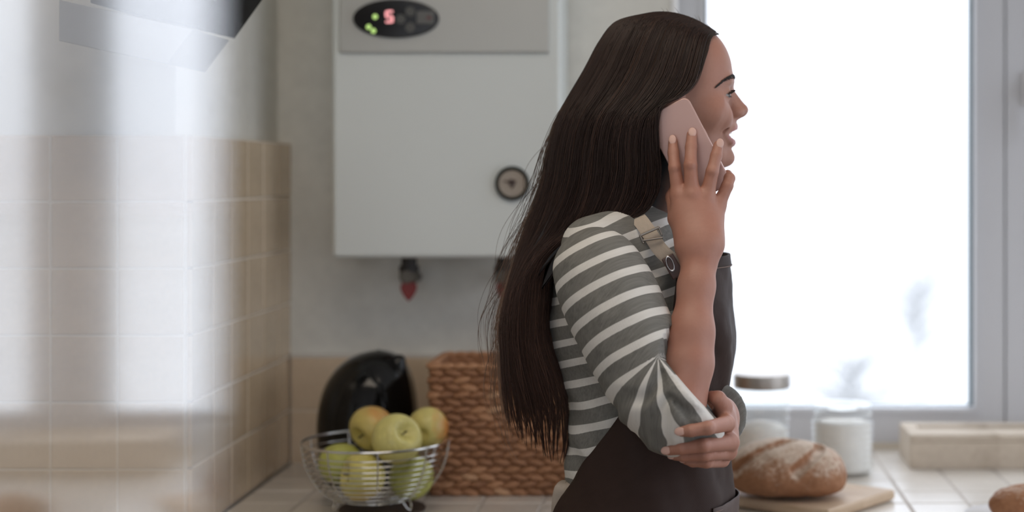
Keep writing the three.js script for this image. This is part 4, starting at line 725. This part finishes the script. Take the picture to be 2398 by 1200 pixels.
{
  const hem = std([0.085, 0.055, 0.047], 0.6), cream = std([0.52, 0.44, 0.36], 0.85, { map: grainTex, side: THREE.DoubleSide });
  addTo('bib_hem', clothGrid(60, 4, (u, v, o) => apronPoint(mix(595, 622, v), (u * 2 - 1) * 62.5 * Math.PI / 180, o + 0.0022)), apronMat, apron);
  addTo('seam', join(tube(Array.from({ length: 40 }, (_, i) => apronPoint(620, (i / 39 * 2 - 1) * 62 * Math.PI / 180, 0.0048)), 0.0007, 60, 5), tube(Array.from({ length: 40 }, (_, i) => apronPoint(1152 + 8, (i / 39 * 63 - 19.5) * Math.PI / 180, 0.0065)), 0.0006, 60, 5)), std([0.22, 0.15, 0.12], 0.8), apron, 'paler stitching');
  const pocket = addTo('pocket', clothGrid(24, 24, (u, v, o) => apronPoint(mix(1152, 1420, v), (u * 64 - 20) * Math.PI / 180 + 0.0, o + 0.0032 + 0.004 * (1 - v) * Math.sin(u * Math.PI))), std([0.085, 0.056, 0.048], 0.65, { map: apronMat.map }), apron, 'patch pocket with lighter hem');
  // straps: cream webbing over the shoulder to a buckle and a brown tab on the bib
  const ribbon = (pts, w, dir) => { const c = new THREE.CatmullRomCurve3(pts); return clothGrid(4, 40, (u, v, o) => { const p = c.getPoint(v), t = c.getTangent(v), d = dir.clone().addScaledVector(t, -dir.dot(t)).normalize(), n = d.clone().cross(t).normalize(); return p.addScaledVector(d, (u - 0.5) * w).addScaledVector(n, -o); }, 0.0016); };
  const corner = apronPoint(606, 60 * Math.PI / 180, 0.006);
  const sp = [P(1455, 512, ZB - 0.02), P(1478, 500, ZB - 0.085), P(1500, 518, ZB - 0.122), P(1524, 551, ZB - 0.138), P(1549, 588, ZB - 0.145), corner.clone().add(V(-0.003, -0.006, 0.004))];
  addTo('strap', ribbon(sp, 0.022, V(0.92, 0.38, 0.1)), cream, apron, 'cream webbing neck strap');
  const sp2 = sp.map((p) => V(p.x + 0.03, p.y, -2 * ZB - p.z)); addTo('strap', ribbon(sp2, 0.022, V(0.92, 0.38, -0.1)), cream, apron);
  const bk = P(1525, 551, ZB - 0.142), bar = (w, h, a) => rbox(w, h, 0.003, 0.0012, 2).rotateZ(a);
  addTo('buckle', join(bar(0.030, 0.004, -0.0).translate(0, 0.006, 0), bar(0.030, 0.003, -0.28).translate(0, -0.006, 0.001), bar(0.003, 0.014, 0).translate(-0.0145, 0, 0), bar(0.003, 0.014, 0).translate(0.0145, 0, 0)).rotateZ(0.42).translate(bk.x, bk.y, bk.z + 0.006), std([0.22, 0.19, 0.16], 0.35, { metalness: 0.9 }), apron, 'dark metal slider buckle');
  const tc = P(1576, 624, ZB - 0.150);
  const tab = addTo('strap_tab', rbox(0.019, 0.034, 0.005, 0.002, 2).rotateZ(0.52).translate(tc.x, tc.y, tc.z + 0.004), std([0.085, 0.045, 0.038], 0.5), apron, 'brown tab with a metal ring');
  addTo('ring', new THREE.TorusGeometry(0.0085, 0.0014, 8, 28).scale(0.55, 1.25, 1).rotateZ(0.35).translate(tc.x - 0.004, tc.y + 0.004, tc.z + 0.0085), steel, tab);
  // the tie at the small of her back
  const tie = [P(1338, 1128, ZB - 0.05), P(1322, 1142, ZB - 0.075), P(1314, 1175, ZB - 0.07), P(1312, 1230, ZB - 0.06), P(1318, 1300, ZB - 0.05)];
  addTo('tie', join(ribbon(tie, 0.030, V(0.85, 0, 0.5)), ribbon(tie.map((p) => p.clone().add(V(0.010, -0.004, -0.014))), 0.028, V(0.8, 0, -0.6))), cream, apron, 'cream apron tie at the back');
}
{ // trousers and shoes, below the picture's edge
  const den = std([0.04, 0.045, 0.06], 0.8), gs = [], fl = 0;
  for (const s of [-1, 1]) {
    const f = segs([[V(-0.055, 0.80, -ZB + s * 0.085), V(-0.045, 0.50, -ZB + s * 0.085), 0.094, 0.068], [V(-0.045, 0.50, -ZB + s * 0.085), V(-0.075, 0.13, -ZB + s * 0.085), 0.066, 0.050]], 0.03);
    gs.push(surface((x, y, z) => Math.max(f(x, y, z), 0.09 - y), [-0.18, 0.08, -ZB + s * 0.085 - 0.12], [0.08, 0.92, -ZB + s * 0.085 + 0.12], 0.012));
    const shoe = surface((x, y, z) => Math.max(smin(ellip(x, y, z, 0.015, 0.03, -ZB + s * 0.085, 0.125, 0.048, 0.045), capsule(x, y, z, V(-0.07, 0.05, -ZB + s * 0.085), V(-0.075, 0.10, -ZB + s * 0.085), 0.042, 0.040), 0.02), 0.0008 - y), [-0.15, -0.01, -ZB + s * 0.085 - 0.06], [0.16, 0.16, -ZB + s * 0.085 + 0.06], 0.008);
    addTo('shoe', shoe, std([0.6, 0.58, 0.56], 0.6));
  }
  for (const g of gs) addTo('trouser_leg', g, den);
}

// --- hair: rows from the parting to the tips [front px, front py, back px, back py, bulge towards the lens]
const HR = [[1677, 76, 1500, 35, 0.016], [1656, 92, 1440, 52, 0.054], [1643, 140, 1402, 98, 0.077], [1627, 200, 1368, 162, 0.090], [1598, 241, 1333, 221, 0.102], [1556, 286, 1300, 282, 0.118], [1547, 345, 1280, 350, 0.121], [1551, 402, 1266, 420, 0.120], [1541, 458, 1245, 486, 0.116], [1500, 503, 1220, 552, 0.112], [1400, 516, 1200, 622, 0.110], [1316, 585, 1184, 690, 0.104], [1302, 680, 1171, 760, 0.100], [1298, 770, 1174, 840, 0.095], [1328, 856, 1178, 922, 0.090], [1350, 936, 1188, 985, 0.080], [1346, 1010, 1200, 1040, 0.068], [1336, 1072, 1222, 1088, 0.055]].map((r, i) => [i, ...r]);
const HN = HR.length - 1;
function hairPoint(t, v, q, side) {
  const [fx, fy, bx, by, dm] = table(HR, clamp(t, 0, 1) * HN), r = t * HN, sh = sstep(9, 12.5, r), b = v;
  const head = dm * Math.sqrt(Math.max(0, 1 - Math.pow(clamp(v, 0, 1), 2.4))), tail = dm * Math.sqrt(Math.max(0, 1 - Math.pow(2 * clamp(v, 0, 1) - 1, 2))) + 0.004;
  const bow = (r < 4 ? (1 - r / 4) * 22 * 4 * v * (1 - v) : 0);
  const near = Math.exp(-Math.pow(v / 0.09, 2)), k4 = near * Math.exp(-Math.pow((r - 4.1) / 0.5, 2)), k5 = near * Math.exp(-Math.pow((r - 5) / 0.6, 2));   // the front lock follows the phone's top edge
  const p = P(mix(fx, bx, b) + 4 * k4 - 8 * k5, mix(fy, by, b) - bow - 8 * k4 - 27 * k5, ZB);
  p.z += side * mix(head, tail, sh) * q;
  return p;
}
{
  const gs = [], nt = 110, nv = 40;
  for (const side of [1, -1]) {
    const pos = [], idx = [];
    for (let j = 0; j <= nt; j++) for (let i = 0; i <= nv; i++) { const t = j / nt * (0.62 + 0.05 * Math.sin(i * 1.7) + 0.03 * Math.sin(i * 4.1)), v = i / nv, p = hairPoint(t, mix(0.015, 0.975, v), 0.978, side); p.z += side * 0.0012 * Math.sin(v * 70 + 6 * t); pos.push(p.x, p.y, p.z); }
    for (let j = 0; j < nt; j++) for (let i = 0; i < nv; i++) { const a = j * (nv + 1) + i; side > 0 ? idx.push(a, a + 1, a + nv + 2, a, a + nv + 2, a + nv + 1) : idx.push(a, a + nv + 2, a + 1, a, a + nv + 1, a + nv + 2); }
    const g = new THREE.BufferGeometry(); g.setAttribute('position', new THREE.Float32BufferAttribute(pos, 3)); g.setIndex(idx); g.computeVertexNormals(); gs.push(g);
  }
  const hair = addTo('hair', mergeGeometries(gs), std([0.014, 0.0085, 0.0068], 0.5, { side: THREE.DoubleSide }), person, 'long straight dark brown hair');
  // strands in locks that draw together towards the tips
  const ns = 28, per = 3, pos = [], nor = [], col = [], idx = [];
  const strand = (t0, t1, fn, rad, tone) => {
    const pts = []; for (let i = 0; i <= ns; i++) pts.push(fn(mix(t0, t1, i / ns)));
    const base = pos.length / 3, T3 = new THREE.Vector3(), A = new THREE.Vector3(), B = new THREE.Vector3();
    for (let i = 0; i <= ns; i++) {
      T3.copy(pts[Math.min(i + 1, ns)]).sub(pts[Math.max(i - 1, 0)]).normalize(); A.set(0.3, 0.2, 1).cross(T3).normalize(); B.copy(T3).cross(A);
      const r = rad * (1 - 0.75 * Math.pow(i / ns, 3));
      for (let k = 0; k < per; k++) { const a = k / per * Math.PI * 2, x = Math.cos(a), y = Math.sin(a), n0 = A.x * x + B.x * y, n1 = A.y * x + B.y * y, n2 = A.z * x + B.z * y; pos.push(pts[i].x + n0 * r, pts[i].y + n1 * r, pts[i].z + n2 * r); nor.push(n0, n1, n2); const tipLight = 1 + 1.7 * sstep(0.35, 0.9, mix(t0, t1, i / ns)); col.push(tone[0] * tipLight, tone[1] * tipLight, tone[2] * tipLight); }  // colour lifted towards the tips: light painted onto the lower hair
      if (i < ns) for (let k = 0; k < per; k++) { const a = base + i * per + k, b = base + i * per + (k + 1) % per; idx.push(a, b, b + per, a, b + per, a + per); }
    }
  };
  const locks = 330;
  for (let l = 0; l < locks; l++) {
    const lv = (l + rnd()) / locks, side = rnd() < 0.8 ? 1 : -1, ph = rr(0, 6.3), fr = rr(3, 7), am = rr(0.006, 0.026), am2 = rr(-0.09, 0.09), tip = mix(1.01, 0.88, Math.pow(lv, 1.6)) - 0.30 * Math.pow(rnd(), 1.6), ctr = (Math.floor(lv * 13) + 0.5 + rr(-0.3, 0.3)) / 13, lq = rr(0.96, 1.03), sp = rr(0.012, 0.045);
    for (let s = 0; s < 18; s++) {
      const dv = rr(-1, 1), dq = rr(-0.02, 0.02), t1 = tip - rnd() * rnd() * 0.16, ph2 = rr(-0.5, 0.5), k = rr(0.85, 1.2);
      const tone = rnd() < 0.10 ? [0.060 * k, 0.031 * k, 0.021 * k] : [0.024 * k, 0.0130 * k, 0.0098 * k];
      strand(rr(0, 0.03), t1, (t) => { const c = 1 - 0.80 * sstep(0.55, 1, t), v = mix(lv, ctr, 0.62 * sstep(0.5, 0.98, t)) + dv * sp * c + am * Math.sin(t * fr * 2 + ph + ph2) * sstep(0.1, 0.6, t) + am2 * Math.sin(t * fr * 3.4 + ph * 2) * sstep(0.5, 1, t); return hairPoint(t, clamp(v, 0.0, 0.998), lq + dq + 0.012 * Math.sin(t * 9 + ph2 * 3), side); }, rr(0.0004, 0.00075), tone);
    }
  }
  for (let l = 0; l < 170; l++) { // loose hairs along the back and crown, light painted into their tone
    const a = rr(0.25, 0.75), b = a + rr(0.12, 0.3), out = rr(0.004, 0.07) * rnd(), ph = rr(0, 6), side = rnd() < 0.6 ? 1 : -1, k = rr(0.8, 1.6);
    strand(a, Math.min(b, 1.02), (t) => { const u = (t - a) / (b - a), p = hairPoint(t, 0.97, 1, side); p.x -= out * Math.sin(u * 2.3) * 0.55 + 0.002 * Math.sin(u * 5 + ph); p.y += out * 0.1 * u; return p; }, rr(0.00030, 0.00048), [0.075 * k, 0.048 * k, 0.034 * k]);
  }
  for (let l = 0; l < 320; l++) { // fine hairs that soften the hairline at the temple
    const v0 = rr(-0.045, 0.01), t0 = rr(0, 0.10), t1 = t0 + rr(0.06, 0.16), b2 = rr(-0.02, 0.03);
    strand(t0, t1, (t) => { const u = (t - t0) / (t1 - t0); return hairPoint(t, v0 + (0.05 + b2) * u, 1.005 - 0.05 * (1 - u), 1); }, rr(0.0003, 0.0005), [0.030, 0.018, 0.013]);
  }
  for (let l = 0; l < 70; l++) { // short hairs at the forehead and along the parting
    const u = rnd(), p0 = P(mix(1686, 1560, u), mix(84, 33, Math.pow(u, 0.55)) , ZB), len = rr(0.006, 0.018), d = V(rr(-0.6, 0.5), rr(0.1, 0.6), rr(-0.4, 0.4)).normalize(), cu = rr(-0.6, 0.9);
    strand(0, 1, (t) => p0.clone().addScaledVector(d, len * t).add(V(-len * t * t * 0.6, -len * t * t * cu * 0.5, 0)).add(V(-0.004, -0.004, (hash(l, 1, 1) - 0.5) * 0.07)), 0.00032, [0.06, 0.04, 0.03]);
  }
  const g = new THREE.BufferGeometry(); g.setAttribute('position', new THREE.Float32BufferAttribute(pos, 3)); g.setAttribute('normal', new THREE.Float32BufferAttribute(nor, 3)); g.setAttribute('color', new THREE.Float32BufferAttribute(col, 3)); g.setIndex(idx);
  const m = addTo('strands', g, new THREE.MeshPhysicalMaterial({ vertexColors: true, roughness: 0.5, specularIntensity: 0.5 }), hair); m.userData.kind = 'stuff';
}

// ------------------------------------------------------------------ the phone
{
  const k = 2.335 / F, w = 0.0675, h = 0.140, r = 0.0095, s = new THREE.Shape(), X = w / 2, Y = h / 2;
  s.moveTo(-X + r, -Y); s.lineTo(X - r, -Y); s.quadraticCurveTo(X, -Y, X, -Y + r); s.lineTo(X, Y - r); s.quadraticCurveTo(X, Y, X - r, Y); s.lineTo(-X + r, Y); s.quadraticCurveTo(-X, Y, -X, Y - r); s.lineTo(-X, -Y + r); s.quadraticCurveTo(-X, -Y, -X + r, -Y);
  const o = thing('phone', 'rose gold mobile phone held to the ear by the woman', 'phone', P(1612, 353, 2.330).toArray());
  const rose = std([0.56, 0.36, 0.315], 0.36, { metalness: 0.35 }), turn = (g) => g.rotateY(-0.16).rotateZ(0.476);
  part('case', turn(new THREE.ExtrudeGeometry(s, { depth: 0.0036, bevelEnabled: true, bevelSize: 0.0016, bevelThickness: 0.0016, bevelSegments: 4, curveSegments: 10 }).translate(0, 0, -0.0018)), rose, o);
  part('screen', turn(rbox(w - 0.003, h - 0.006, 0.0012, 0.0005).translate(0, 0, -0.0037)), std([0.008, 0.008, 0.009], 0.1), o, null, 'black glass front');
  part('side_button', turn(rbox(0.0012, 0.011, 0.0022, 0.0005).translate(X + 0.0016, 0.012, 0)), rose, o);
}
renderer.render(scene, camera);
